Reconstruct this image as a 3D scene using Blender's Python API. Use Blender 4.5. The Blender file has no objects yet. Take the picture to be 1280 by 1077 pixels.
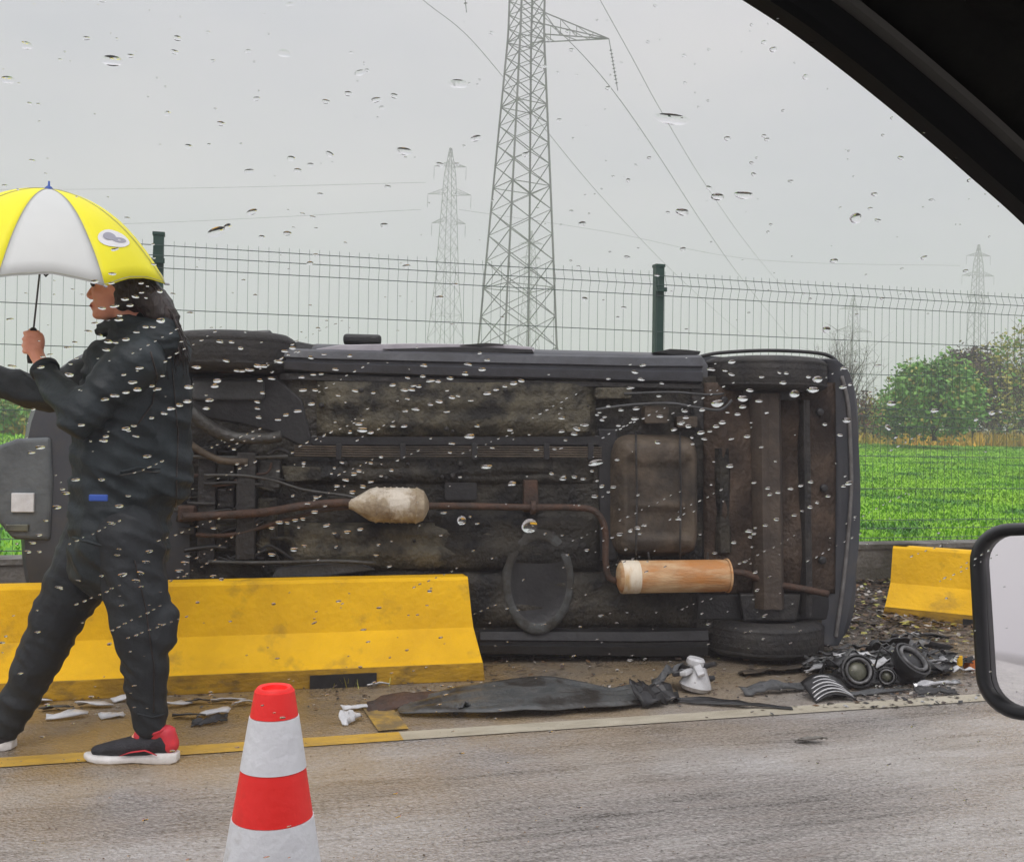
import bpy, bmesh, math, random
import numpy as np
from mathutils import Vector, Matrix, Quaternion, noise

random.seed(7)
rng = np.random.default_rng(7)
SC = bpy.context.scene
COL = SC.collection
R = math.radians

# ------------------------------------------------------------------ camera
F = 1300.0                      # focal length in pixels of a 1280 wide frame
EYE = Vector((0, 0, 1.15))
YAW, PITCH, ROLL = R(16.0), math.atan(6.0 / F), R(0.83)
cam_d = bpy.data.cameras.new('camera')
cam = bpy.data.objects.new('camera', cam_d)
COL.objects.link(cam)
SC.camera = cam
cam_d.sensor_width = 36.0
cam_d.lens = 36.0 * F / 1280.0
cam_d.clip_start = 0.05
cam_d.clip_end = 4000
Mrot = Matrix.Rotation(-YAW, 3, 'Z') @ Matrix.Rotation(R(90) + PITCH, 3, 'X') @ Matrix.Rotation(ROLL, 3, 'Z')
cam.matrix_world = Matrix.Translation(EYE) @ Mrot.to_4x4()

# ------------------------------------------------------------------ world and sun
SUN_EL, SUN_AZ = R(48), R(205)  # behind the camera, a little to its left
world = bpy.data.worlds.new('World')
SC.world = world
world.use_nodes = True
wn = world.node_tree
wn.nodes.clear()
sky = wn.nodes.new('ShaderNodeTexSky')
sky.sky_type = 'NISHITA'
sky.sun_disc = False
sky.sun_elevation = SUN_EL
sky.sun_rotation = SUN_AZ
sky.dust_density = 4.0
hsv = wn.nodes.new('ShaderNodeHueSaturation')
hsv.inputs['Saturation'].default_value = 0.12
hsv.inputs['Value'].default_value = 0.10
wn.links.new(sky.outputs[0], hsv.inputs['Color'])
tc = wn.nodes.new('ShaderNodeTexCoord')
mp = wn.nodes.new('ShaderNodeMapping')
mp.inputs['Scale'].default_value = (1.1, 1.1, 3.2)
nz = wn.nodes.new('ShaderNodeTexNoise')
nz.inputs['Scale'].default_value = 2.3
nz.inputs['Detail'].default_value = 4
nz.inputs['Roughness'].default_value = 0.45
wn.links.new(tc.outputs['Generated'], mp.inputs[0])
wn.links.new(mp.outputs[0], nz.inputs['Vector'])
rp = wn.nodes.new('ShaderNodeValToRGB')
rp.color_ramp.elements[0].position = 0.3
rp.color_ramp.elements[0].color = (0.80, 0.825, 0.895, 1)
rp.color_ramp.elements[1].position = 0.72
rp.color_ramp.elements[1].color = (1.03, 1.0, 1.02, 1)
wn.links.new(nz.outputs['Fac'], rp.inputs[0])
mx = wn.nodes.new('ShaderNodeMixRGB')
mx.inputs[0].default_value = 0.85
wn.links.new(hsv.outputs[0], mx.inputs[1])
wn.links.new(rp.outputs[0], mx.inputs[2])
bg = wn.nodes.new('ShaderNodeBackground')
bg.inputs['Strength'].default_value = 0.92
wn.links.new(mx.outputs[0], bg.inputs[0])
sz = wn.nodes.new('ShaderNodeSeparateXYZ'); wn.links.new(tc.outputs['Generated'], sz.inputs[0])
zr = wn.nodes.new('ShaderNodeMapRange'); zr.interpolation_type = 'SMOOTHSTEP'
zr.inputs[1].default_value = 0.30; zr.inputs[2].default_value = 1.0; zr.inputs[3].default_value = 0.92; zr.inputs[4].default_value = 2.0
wn.links.new(sz.outputs['Z'], zr.inputs[0]); wn.links.new(zr.outputs[0], bg.inputs['Strength'])
wo = wn.nodes.new('ShaderNodeOutputWorld')
wn.links.new(bg.outputs[0], wo.inputs[0])

sun_d = bpy.data.lights.new('sun', 'SUN')
sun_d.energy = 1.5
sun_d.angle = R(35)
sun_d.color = (1.0, 0.97, 0.93)
sun = bpy.data.objects.new('sun', sun_d)
COL.objects.link(sun)
sdir = Vector((math.sin(SUN_AZ) * math.cos(SUN_EL), math.cos(SUN_AZ) * math.cos(SUN_EL), math.sin(SUN_EL)))
sun.rotation_euler = sdir.to_track_quat('Z', 'Y').to_euler()
sun.location = sdir * 60

SC.view_settings.view_transform = 'Standard'
SC.view_settings.look = 'None'
SC.view_settings.exposure = -0.13
SC.view_settings.gamma = 1.0
SC.view_settings.use_curve_mapping = False
SC.render.engine = 'CYCLES'
SC.cycles.use_denoising = True
SC.cycles.max_bounces = 8
SC.cycles.diffuse_bounces = 3
SC.cycles.glossy_bounces = 4
SC.cycles.transmission_bounces = 6
SC.cycles.transparent_max_bounces = 12
SC.cycles.volume_bounces = 1
SC.cycles.caustics_reflective = False
SC.cycles.caustics_refractive = False

# ------------------------------------------------------------------ picture -> place helpers
def ray(px, py):
    d = Vector(((px - 640.0) / F, -(py - 538.5) / F, -1.0))
    return Mrot @ d                       # its length along the optical axis is 1

def at(px, py, depth):
    return EYE + ray(px, py) * depth

def ground(px, py, z=0.0):
    d = ray(px, py)
    return EYE + d * ((z - EYE.z) / d.z)

def on_y(px, py, y):
    d = ray(px, py)
    return EYE + d * (y / d.y)

VIEW = (Mrot @ Vector((0, 0, -1))); VIEW.z = 0; VIEW.normalize()
RIGHT = Vector((VIEW.y, -VIEW.x, 0))

# ------------------------------------------------------------------ object helpers
def tag(o, label=None, cat=None, group=None, kind=None):
    if label: o['label'] = label
    if cat: o['category'] = cat
    if group: o['group'] = group
    if kind: o['kind'] = kind
    return o

def empty(name, loc=(0, 0, 0), rz=0.0, rot=None, **kw):
    o = bpy.data.objects.new(name, None)
    COL.objects.link(o)
    o.location = loc
    o.rotation_euler = rot if rot is not None else (0, 0, rz)
    o.empty_display_size = 0.1
    return tag(o, **kw)

def link(name, me, mat, parent=None, smooth=False, **kw):
    if mat is not None:
        if isinstance(mat, (list, tuple)):
            for m in mat: me.materials.append(m)
        else:
            me.materials.append(mat)
    if smooth:
        me.polygons.foreach_set('use_smooth', [True] * len(me.polygons))
    o = bpy.data.objects.new(name, me)
    COL.objects.link(o)
    if parent is not None: o.parent = parent
    return tag(o, **kw)

class MB:
    def __init__(s):
        s.v, s.f, s.m = [], [], []
    def add(s, vs, fs, mi=0, M=None):
        b = len(s.v)
        for v in vs:
            v = Vector(v)
            s.v.append(tuple(M @ v) if M is not None else tuple(v))
        for f in fs:
            s.f.append(tuple(b + i for i in f)); s.m.append(mi)
    def box(s, c, size, rot=None, mi=0, M=None):
        x, y, z = size[0] / 2, size[1] / 2, size[2] / 2
        vs = [Vector((a * x, b * y, d * z)) for a in (-1, 1) for b in (-1, 1) for d in (-1, 1)]
        if rot is not None:
            q = rot if isinstance(rot, Matrix) else Matrix.Rotation(rot[2], 3, 'Z') @ Matrix.Rotation(rot[1], 3, 'Y') @ Matrix.Rotation(rot[0], 3, 'X')
            vs = [q @ v for v in vs]
        vs = [v + Vector(c) for v in vs]
        s.add(vs, [(0, 1, 3, 2), (4, 6, 7, 5), (0, 4, 5, 1), (2, 3, 7, 6), (0, 2, 6, 4), (1, 5, 7, 3)], mi, M)
    def tube(s, pts, r, n=8, mi=0, caps=True, M=None, flat=1.0):
        pts = [Vector(p) for p in pts]
        rs = r if isinstance(r, (list, tuple)) else [r] * len(pts)
        vs, fs = [], []
        prev = None
        for i, p in enumerate(pts):
            if i == 0: t = pts[1] - pts[0]
            elif i == len(pts) - 1: t = pts[-1] - pts[-2]
            else: t = (pts[i + 1] - pts[i]).normalized() + (pts[i] - pts[i - 1]).normalized()
            if t.length < 1e-9: t = Vector((0, 0, 1))
            t.normalize()
            if prev is None:
                a = Vector((0, 0, 1)) if abs(t.z) < 0.9 else Vector((1, 0, 0))
                u = t.cross(a).normalized()
            else:
                u = (prev - t * prev.dot(t))
                u = u.normalized() if u.length > 1e-6 else t.orthogonal().normalized()
            prev = u
            w = t.cross(u)
            for k in range(n):
                a = 2 * math.pi * (k + 0.5) / n
                vs.append(p + (u * math.cos(a) + w * math.sin(a) * flat) * rs[i])
        for i in range(len(pts) - 1):
            for k in range(n):
                k2 = (k + 1) % n
                fs.append((i * n + k, i * n + k2, (i + 1) * n + k2, (i + 1) * n + k))
        if caps:
            fs.append(tuple(reversed(range(n))))
            fs.append(tuple(range((len(pts) - 1) * n, len(pts) * n)))
        s.add(vs, fs, mi, M)
    def lathe(s, prof, origin, axis, n=24, mi=0, M=None, caps=True):
        """prof: (distance along the axis, radius)"""
        ax = Vector(axis).normalized(); u = ax.orthogonal().normalized(); w = ax.cross(u)
        vs, fs = [], []
        for (d, r) in prof:
            for k in range(n):
                a = 2 * math.pi * k / n
                vs.append(Vector(origin) + ax * d + (u * math.cos(a) + w * math.sin(a)) * r)
        for i in range(len(prof) - 1):
            for k in range(n):
                k2 = (k + 1) % n
                fs.append((i * n + k, i * n + k2, (i + 1) * n + k2, (i + 1) * n + k))
        if caps:
            fs.append(tuple(reversed(range(n))))
            fs.append(tuple(range((len(prof) - 1) * n, len(prof) * n)))
        s.add(vs, fs, mi, M)
    def prism(s, poly, t0, t1, f, mi=0):
        """poly: 2-D outline, f(a, b, t) -> point; closed solid between t0 and t1"""
        n = len(poly)
        vs = [f(a, b, t0) for a, b in poly] + [f(a, b, t1) for a, b in poly]
        fs = [tuple(range(n)), tuple(reversed(range(n, 2 * n)))]
        for k in range(n):
            fs.append((k, n + k, n + (k + 1) % n, (k + 1) % n))
        s.add(vs, fs, mi)
    def mesh(s, name):
        me = bpy.data.meshes.new(name)
        me.from_pydata(s.v, [], s.f)
        me.polygons.foreach_set('material_index', s.m)
        me.update()
        bm = bmesh.new(); bm.from_mesh(me)
        bmesh.ops.recalc_face_normals(bm, faces=bm.faces)
        bm.to_mesh(me); bm.free()
        return me
    def build(s, name, mat, parent=None, smooth=False, bevel=0.0, seg=2, auto=None, **kw):
        me = s.mesh(name)
        o = link(name, me, mat, parent, smooth, **kw)
        if bevel:
            b = o.modifiers.new('bevel', 'BEVEL'); b.width = bevel; b.segments = seg; b.limit_method = 'ANGLE'; b.angle_limit = R(35)
        if auto is not None:
            me.polygons.foreach_set('use_smooth', [True] * len(me.polygons))
            ang = auto
            bm = bmesh.new(); bm.from_mesh(me)
            for e in bm.edges:
                if len(e.link_faces) == 2 and e.calc_face_angle(0) > ang: e.smooth = False
            bm.to_mesh(me); bm.free()
        return o

def fast_mesh(name, verts, quads):
    """verts (n,3), quads (m,4) numpy"""
    me = bpy.data.meshes.new(name)
    me.vertices.add(len(verts)); me.vertices.foreach_set('co', np.asarray(verts, np.float32).ravel())
    m = len(quads); k = quads.shape[1]
    me.loops.add(m * k); me.loops.foreach_set('vertex_index', quads.astype(np.int32).ravel())
    me.polygons.add(m)
    me.polygons.foreach_set('loop_start', np.arange(0, m * k, k, dtype=np.int32))
    me.polygons.foreach_set('loop_total', np.full(m, k, dtype=np.int32))
    me.update(calc_edges=True)
    return me

def evaluated(o):
    dg = bpy.context.evaluated_depsgraph_get()
    me = bpy.data.meshes.new_from_object(o.evaluated_get(dg))
    old = o.data
    bpy.data.objects.remove(o)
    return me

# ------------------------------------------------------------------ materials
def nd(nt, t, **kw):
    n = nt.nodes.new(t)
    for k, v in kw.items():
        if k in n.inputs: n.inputs[k].default_value = v
        else: setattr(n, k, v)
    return n

def mat(name, c1, c2=None, scale=8.0, rough=0.6, rough2=None, bump=0.0, bscale=None, metal=0.0, detail=6.0, lo=0.35, hi=0.65,
        c3=None, scale3=2.0, lo3=0.5, hi3=0.62, stretch=(1, 1, 1), spec=0.5, coat=0.0, trans=0.0, coord='Object', sub=0.0):
    m = bpy.data.materials.new(name); m.use_nodes = True
    nt = m.node_tree; b = nt.nodes['Principled BSDF']
    L = nt.links.new
    b.inputs['Metallic'].default_value = metal
    b.inputs['Roughness'].default_value = rough
    b.inputs['Specular IOR Level'].default_value = spec
    b.inputs['Coat Weight'].default_value = coat
    b.inputs['Coat Roughness'].default_value = 0.12
    b.inputs['Transmission Weight'].default_value = trans
    b.inputs['Base Color'].default_value = (*c1, 1)
    tcn = nd(nt, 'ShaderNodeTexCoord'); mpn = nd(nt, 'ShaderNodeMapping', Scale=stretch)
    L(tcn.outputs[coord], mpn.inputs[0])
    n1 = nd(nt, 'ShaderNodeTexNoise', Scale=scale, Detail=detail, Roughness=0.62)
    L(mpn.outputs[0], n1.inputs['Vector'])
    mr = nd(nt, 'ShaderNodeMapRange'); mr.inputs[1].default_value = lo; mr.inputs[2].default_value = hi
    L(n1.outputs['Fac'], mr.inputs[0])
    col = None
    if c2 is not None:
        mix = nd(nt, 'ShaderNodeMixRGB'); mix.inputs[1].default_value = (*c1, 1); mix.inputs[2].default_value = (*c2, 1)
        L(mr.outputs[0], mix.inputs[0]); col = mix.outputs[0]
    if c3 is not None:
        n3 = nd(nt, 'ShaderNodeTexNoise', Scale=scale3, Detail=5.0, Roughness=0.6)
        L(mpn.outputs[0], n3.inputs['Vector'])
        m3 = nd(nt, 'ShaderNodeMapRange'); m3.inputs[1].default_value = lo3; m3.inputs[2].default_value = hi3
        L(n3.outputs['Fac'], m3.inputs[0])
        mix3 = nd(nt, 'ShaderNodeMixRGB'); mix3.inputs[2].default_value = (*c3, 1)
        if col is not None: L(col, mix3.inputs[1])
        else: mix3.inputs[1].default_value = (*c1, 1)
        L(m3.outputs[0], mix3.inputs[0]); col = mix3.outputs[0]
    if col is not None: L(col, b.inputs['Base Color'])
    if rough2 is not None:
        rr = nd(nt, 'ShaderNodeMapRange'); rr.inputs[1].default_value = 0.35; rr.inputs[2].default_value = 0.65
        rr.inputs[3].default_value = rough; rr.inputs[4].default_value = rough2
        nr = nd(nt, 'ShaderNodeTexNoise', Scale=scale * 0.6, Detail=5.0)
        L(mpn.outputs[0], nr.inputs['Vector']); L(nr.outputs['Fac'], rr.inputs[0]); L(rr.outputs[0], b.inputs['Roughness'])
    if bump:
        nb = nd(nt, 'ShaderNodeTexNoise', Scale=bscale or scale * 4, Detail=6.0)
        L(mpn.outputs[0], nb.inputs['Vector'])
        bp = nd(nt, 'ShaderNodeBump', Strength=min(1.0, bump), Distance=0.02 if bump <= 1 else 0.02 * bump)
        L(nb.outputs['Fac'], bp.inputs['Height']); L(bp.outputs[0], b.inputs['Normal'])
    if trans: b.inputs['IOR'].default_value = 1.33
    return m

M = {}
M['concrete'] = mat('weathered_concrete', (.20, .19, .17), (.09, .08, .065), 3.5, .75, .5, bump=.5, bscale=40, c3=(.05, .045, .03), scale3=1.5)
M['yellow'] = mat('yellow_barrier_paint', (.88, .505, .004), (.72, .40, .004), 3.2, .62, .8, bump=.35, bscale=30, c3=(.30, .18, .03), scale3=5.5, lo3=.56, hi3=.82, spec=.3)
M['yellow_dirty'] = mat('dirty_yellow_paint', (.56, .32, .012), (.30, .17, .012), 6, .5, .7, bump=.3, bscale=30, c3=(.10, .07, .03), scale3=7, lo3=.55, hi3=.75, stretch=(1, 1, 2))
M['green_paint'] = mat('dark_green_fence_paint', (.012, .05, .035), (.02, .06, .045), 12, .4)
M['wire'] = mat('fence_wire_coating', (.07, .10, .095), None, 12, .5)
M['steel'] = mat('galvanised_steel', (.17, .17, .17), (.11, .11, .11), .6, .7, spec=.3)
M['cable'] = mat('conductor_cable', (.12, .12, .12), None, 1, .6)
M['glassy'] = mat('insulator_glass', (.10, .10, .11), None, 1, .4)
M['floorpan'] = mat('dirty_underbody', (.018, .017, .015), (.075, .066, .048), 9, .45, .8, bump=.9, bscale=38, c3=(.006, .006, .006), scale3=4.5, lo3=.42, hi3=.6, spec=.35)
M['floorpan_olive'] = mat('olive_underseal', (.112, .099, .066), (.036, .033, .024), 10, .45, .75, bump=.9, bscale=40, c3=(.018, .017, .015), scale3=6, lo3=.48, hi3=.62, spec=.35)
M['rear_brown'] = mat('brown_road_dirt', (.092, .062, .042), (.042, .030, .022), 6, .5, .85, bump=.9, bscale=38, c3=(.016, .011, .009), scale3=3.5, lo3=.45, hi3=.7, spec=.3, stretch=(1.0, 1, .8))
M['tank'] = mat('dusty_plastic_tank', (.125, .098, .070), (.060, .046, .033), 7, .55, .8, bump=.5, bscale=30, c3=(.03, .027, .024), scale3=3, lo3=.46, hi3=.66, spec=.3)
M['black_metal'] = mat('black_dirty_metal', (.014, .014, .015), (.035, .032, .028), 9, .4, .7, bump=.5, bscale=40)
M['grey_metal'] = mat('grey_cast_metal', (.09, .09, .085), (.045, .042, .036), 9, .4, .65, bump=.5, bscale=40, metal=.4)
M['rust'] = mat('rusty_pipe', (.085, .042, .024), (.040, .026, .019), 14, .6, .8, bump=.4, bscale=60)
M['muffler'] = mat('rusty_silencer', (.50, .20, .045), (.42, .23, .10), 8, .5, .7, bump=.3, bscale=50, c3=(.66, .48, .28), scale3=4.5, lo3=.44, hi3=.62, stretch=(.6, 1, 2.6))
M['muffler_pale'] = mat('pale_silencer_end', (.74, .66, .52), (.55, .36, .17), 6, .5, .7, lo=.42, hi=.6, stretch=(2.2, 1, .5), bump=.3)
M['cat'] = mat('beige_catalyst_shell', (.50, .42, .29), (.22, .16, .10), 11, .45, .65, bump=.5, bscale=45, c3=(.64, .58, .48), scale3=7, lo3=.5, hi3=.6)
M['tyre'] = mat('tyre_rubber', (.012, .012, .013), (.032, .029, .025), 8, .55, .8, bump=.4, bscale=50)
M['body'] = mat('dark_blue_grey_paint', (.030, .034, .042), (.045, .048, .054), 4, .32, .5, coat=.3, c3=(.06, .055, .048), scale3=6, lo3=.5, hi3=.8)
M['sill'] = mat('grey_blue_sill', (.062, .066, .078), (.045, .047, .052), 7, .4, .6, bump=.2, bscale=40)
M['trim'] = mat('light_grey_door_edge', (.50, .48, .51), (.36, .34, .37), 8, .35, .5)
M['black_plastic'] = mat('black_plastic', (.012, .012, .013), (.022, .022, .022), 12, .35, .55, bump=.15)
M['grey_plastic'] = mat('grey_plastic', (.075, .078, .08), (.045, .047, .047), 10, .35, .6, bump=.3, bscale=60)
M['white_plastic'] = mat('white_painted_plastic', (.62, .63, .64), (.42, .42, .42), 16, .35, .5)
M['red_plastic'] = mat('orange_lens', (.60, .16, .03), None, 10, .25)
M['chrome'] = mat('chrome', (.62, .62, .62), (.4, .4, .4), 12, .22, metal=1)
M['dull_glass'] = mat('scratched_lamp_glass', (.13, .13, .09), (.05, .055, .04), 14, .18, .4)
M['car_glass'] = mat('dark_tinted_window', (.012, .014, .016), None, 5, .08)
M['plate'] = mat('white_number_plate', (.74, .75, .76), (.6, .6, .6), 20, .35)
M['blue'] = mat('blue_print', (.03, .09, .40), None, 20, .5)
M['jacket'] = mat('dark_teal_jacket', (.007, .012, .014), (.017, .027, .031), 3.5, .55, .8, bump=.45, bscale=22)
M['trousers'] = mat('charcoal_trousers', (.007, .009, .011), (.018, .023, .026), 6, .6, .85, bump=.4, bscale=22)
M['skin'] = mat('warm_skin', (1.0, .46, .30), (.95, .38, .24), 18, .5, bump=.08, bscale=120)
M['hair'] = mat('dark_brown_hair', (.016, .011, .009), (.035, .022, .017), 30, .45, stretch=(1, 1, .15), bump=.6, bscale=70)
M['eye'] = mat('eye', (.03, .02, .015), None, 5, .2)
M['lips'] = mat('lips', (.45, .12, .09), None, 5, .45)
M['shoe'] = mat('black_mesh_shoe', (.022, .022, .028), (.05, .05, .06), 22, .65, bump=.3, bscale=150)
M['shoe_red'] = mat('red_shoe_panel', (.72, .035, .045), (.55, .03, .05), 20, .55)
M['sole'] = mat('white_foam_sole', (.78, .77, .76), (.62, .60, .57), 20, .6)
M['umb_yellow'] = mat('yellow_umbrella_cloth', (.93, .86, .004), (.88, .80, .004), 4, .5)
M['umb_white'] = mat('white_umbrella_cloth', (.68, .70, .67), (.60, .62, .60), 3, .55)
M['umb_print'] = mat('grey_print', (.36, .36, .42), None, 5, .6)
M['umb_print_white'] = mat('white_print', (.80, .80, .80), None, 5, .6)
M['cone_red'] = mat('fluorescent_red_band', (1.0, .032, .028), (.92, .024, .018), 9, .45, .6, bump=.12, bscale=60, c3=(.55, .03, .02), scale3=14, lo3=.58, hi3=.8)
M['cone_white'] = mat('white_reflective_band', (.84, .86, .88), (.72, .73, .75), 7, .45, .65, bump=.15, bscale=60, c3=(.46, .44, .40), scale3=15, lo3=.6, hi3=.82)
M['cone_black'] = mat('black_rubber_base', (.02, .02, .02), (.04, .04, .04), 10, .7)
M['bark'] = mat('brown_bark', (.10, .07, .05), (.05, .035, .025), 10, .9, bump=.6)
M['leaf_green'] = mat('green_leaves', (.12, .33, .05), (.24, .44, .09), 1.4, .6, c3=(.06, .19, .035), scale3=.8)
M['leaf_brown'] = mat('brown_dry_leaves', (.095, .062, .045), (.055, .042, .036), 1.4, .7)
M['leaf_yellow'] = mat('yellow_leaves', (.46, .38, .07), (.25, .28, .06), 1.4, .6)
M['leaf_red'] = mat('russet_leaves', (.26, .07, .04), (.14, .08, .05), 1.4, .6)
M['weed'] = mat('ochre_weeds', (.78, .46, .035), (.50, .40, .04), .5, .8)
M['grass'] = mat('bright_green_grass', (.20, .47, .012), (.30, .58, .02), .5, .6, c3=(.07, .24, .02), scale3=1.1, coord='Object')
M['grass_dark'] = mat('grass_understorey', (.09, .28, .016), (.13, .38, .02), 1.5, .8, bump=.5, bscale=12, c3=(.05, .06, .015), scale3=.35)
M['litter'] = mat('dead_leaf_litter', (.16, .085, .035), (.07, .045, .025), 3, .6)
M['litter_pale'] = mat('pale_crumbs', (.42, .40, .37), (.2, .17, .13), 3, .5)
M['earth'] = mat('wet_dirt', (.055, .042, .028), (.030, .024, .017), 7, .5, .8, bump=.8, bscale=30, c3=(.11, .08, .05), scale3=16, lo3=.55, hi3=.7)
M['cabin'] = mat('black_cabin_trim', (.006, .006, .006), (.010, .010, .009), 30, .85, bump=.1, spec=.1)
M['cabin_edge'] = mat('black_frame_trim', (.003, .0035, .004), None, 30, .6, spec=.12)
M['seal'] = mat('grey_rubber_seal', (.060, .058, .054), None, 30, .7, spec=.2)
M['mirror_shell'] = mat('black_mirror_shell', (.010, .011, .012), (.016, .017, .018), 30, .32, .5)
mm = mat('mirror_glass', (.93, .92, .90), None, 4, .02, metal=1.0)
M['mirror'] = mm

def road_material():
    m = bpy.data.materials.new('wet_asphalt'); m.use_nodes = True
    nt = m.node_tree; b = nt.nodes['Principled BSDF']; L = nt.links.new
    tc = nd(nt, 'ShaderNodeTexCoord')
    mp1 = nd(nt, 'ShaderNodeMapping', Scale=(0.35, 1.0, 1.0)); L(tc.outputs['Object'], mp1.inputs[0])
    big = nd(nt, 'ShaderNodeTexNoise', Scale=1.3, Detail=6.0, Roughness=.6); L(mp1.outputs[0], big.inputs['Vector'])
    fine = nd(nt, 'ShaderNodeTexNoise', Scale=60.0, Detail=5.0, Roughness=.7); L(tc.outputs['Object'], fine.inputs['Vector'])
    mp2 = nd(nt, 'ShaderNodeMapping', Scale=(.22, 2.4, 1.0)); L(tc.outputs['Object'], mp2.inputs[0])
    streak = nd(nt, 'ShaderNodeTexNoise', Scale=7.0, Detail=6.0, Roughness=.65); L(mp2.outputs[0], streak.inputs['Vector'])
    vor = nd(nt, 'ShaderNodeTexVoronoi', Scale=95.0); L(tc.outputs['Object'], vor.inputs['Vector'])
    ramp = nd(nt, 'ShaderNodeValToRGB')
    e = ramp.color_ramp.elements
    e[0].position = .38; e[0].color = (.105, .092, .080, 1)
    e[1].position = .62; e[1].color = (.66, .65, .64, 1)
    x = e.new(.5); x.color = (.40, .375, .35, 1)
    mixf = nd(nt, 'ShaderNodeMath', operation='ADD')
    a1 = nd(nt, 'ShaderNodeMath', operation='MULTIPLY'); a1.inputs[1].default_value = .38; L(big.outputs['Fac'], a1.inputs[0])
    a2 = nd(nt, 'ShaderNodeMath', operation='MULTIPLY'); a2.inputs[1].default_value = .32; L(fine.outputs['Fac'], a2.inputs[0])
    a3 = nd(nt, 'ShaderNodeMath', operation='MULTIPLY'); a3.inputs[1].default_value = .30; L(streak.outputs['Fac'], a3.inputs[0])
    s1 = nd(nt, 'ShaderNodeMath', operation='ADD'); L(a1.outputs[0], s1.inputs[0]); L(a2.outputs[0], s1.inputs[1])
    L(s1.outputs[0], mixf.inputs[0]); L(a3.outputs[0], mixf.inputs[1])
    L(mixf.outputs[0], ramp.inputs[0])
    # dirt washed along the verge: browner beyond the edge line
    sep = nd(nt, 'ShaderNodeSeparateXYZ'); L(tc.outputs['Object'], sep.inputs[0])
    vy = nd(nt, 'ShaderNodeMapRange'); vy.inputs[1].default_value = 3.7; vy.inputs[2].default_value = 4.4; L(sep.outputs['Y'], vy.inputs[0])
    vx = nd(nt, 'ShaderNodeMapRange'); vx.inputs[1].default_value = 3.5; vx.inputs[2].default_value = -1.5; L(sep.outputs['X'], vx.inputs[0])
    vy2 = nd(nt, 'ShaderNodeMapRange'); vy2.inputs[1].default_value = 3.0; vy2.inputs[2].default_value = 4.0; L(sep.outputs['Y'], vy2.inputs[0])
    mm_ = nd(nt, 'ShaderNodeMath', operation='MULTIPLY'); L(vy.outputs[0], mm_.inputs[0]); mm_.inputs[1].default_value = .7
    md = nd(nt, 'ShaderNodeMixRGB'); L(mm_.outputs[0], md.inputs[0]); L(ramp.outputs[0], md.inputs[1]); md.inputs[2].default_value = (.16, .125, .078, 1)
    st = nd(nt, 'ShaderNodeMapRange'); st.inputs[1].default_value = .48; st.inputs[2].default_value = .70; L(streak.outputs['Fac'], st.inputs[0])
    st2 = nd(nt, 'ShaderNodeMath', operation='MULTIPLY'); st2.inputs[1].default_value = .55; L(st.outputs[0], st2.inputs[0])
    md2 = nd(nt, 'ShaderNodeMixRGB'); L(st2.outputs[0], md2.inputs[0]); L(md.outputs[0], md2.inputs[1]); md2.inputs[2].default_value = (.17, .128, .098, 1)
    # ochre tint at the left: the yellow barrier's wet reflection painted into the colour
    oc = nd(nt, 'ShaderNodeTexNoise', Scale=1.7, Detail=4.0); L(tc.outputs['Object'], oc.inputs['Vector'])
    om = nd(nt, 'ShaderNodeMapRange'); om.inputs[1].default_value = .36; om.inputs[2].default_value = .56; L(oc.outputs['Fac'], om.inputs[0])
    o2 = nd(nt, 'ShaderNodeMath', operation='MULTIPLY'); L(om.outputs[0], o2.inputs[0]); L(vx.outputs[0], o2.inputs[1])
    o3 = nd(nt, 'ShaderNodeMath', operation='MULTIPLY'); L(o2.outputs[0], o3.inputs[0]); L(vy2.outputs[0], o3.inputs[1])
    md3 = nd(nt, 'ShaderNodeMixRGB'); L(o3.outputs[0], md3.inputs[0]); L(md2.outputs[0], md3.inputs[1]); md3.inputs[2].default_value = (.36, .22, .05, 1)
    L(md3.outputs[0], b.inputs['Base Color'])
    rr = nd(nt, 'ShaderNodeMapRange'); rr.inputs[1].default_value = .36; rr.inputs[2].default_value = .60
    rr.inputs[3].default_value = .10; rr.inputs[4].default_value = .40; L(big.outputs['Fac'], rr.inputs[0]); L(rr.outputs[0], b.inputs['Roughness'])
    b.inputs['Specular IOR Level'].default_value = .55
    hs = nd(nt, 'ShaderNodeMath', operation='ADD'); L(fine.outputs['Fac'], hs.inputs[0]); L(vor.outputs['Distance'], hs.inputs[1])
    bp = nd(nt, 'ShaderNodeBump', Strength=.8, Distance=.008); L(hs.outputs[0], bp.inputs['Height']); L(bp.outputs[0], b.inputs['Normal'])
    return m
M['road'] = road_material()

def line_material(name, c, worn):
    m = mat(name, c, worn, 5, .45, .6, bump=.4, bscale=60, lo=.4, hi=.75, stretch=(1, 3, 1))
    return m
M['line'] = line_material('cream_road_paint', (.50, .46, .36), (.34, .30, .22))
M['line_yellow'] = line_material('yellow_road_paint', (.62, .38, .05), (.34, .22, .07))

M['line_worn'] = mat('worn_yellow_road_paint', (.50, .31, .05), (.20, .145, .07), 7, .5, .7, bump=.5, bscale=60, lo=.42, hi=.58)
# ------------------------------------------------------------------ the setting
def sheet(name, x0, x1, y0, y1, zf, nx, ny, m, label, cat='ground'):
    xs = np.linspace(x0, x1, nx + 1); ys = np.linspace(y0, y1, ny + 1)
    v = np.array([(x, y, zf(x, y)) for y in ys for x in xs])
    q = np.array([(j * (nx + 1) + i, j * (nx + 1) + i + 1, (j + 1) * (nx + 1) + i + 1, (j + 1) * (nx + 1) + i) for j in range(ny) for i in range(nx)])
    return link(name, fast_mesh(name, v, q), m, None, True, label=label, cat=cat, kind='structure')

sheet('ground', -700, 700, -700, 700, lambda x, y: -.30, 2, 2, M['earth'], 'brown earth under and around the road', 'ground')
sheet('road', -600, 600, -12, 6.86, lambda x, y: 0.0, 4, 4, M['road'], 'wet grey brown asphalt road with dirty shoulder', 'road')

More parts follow.
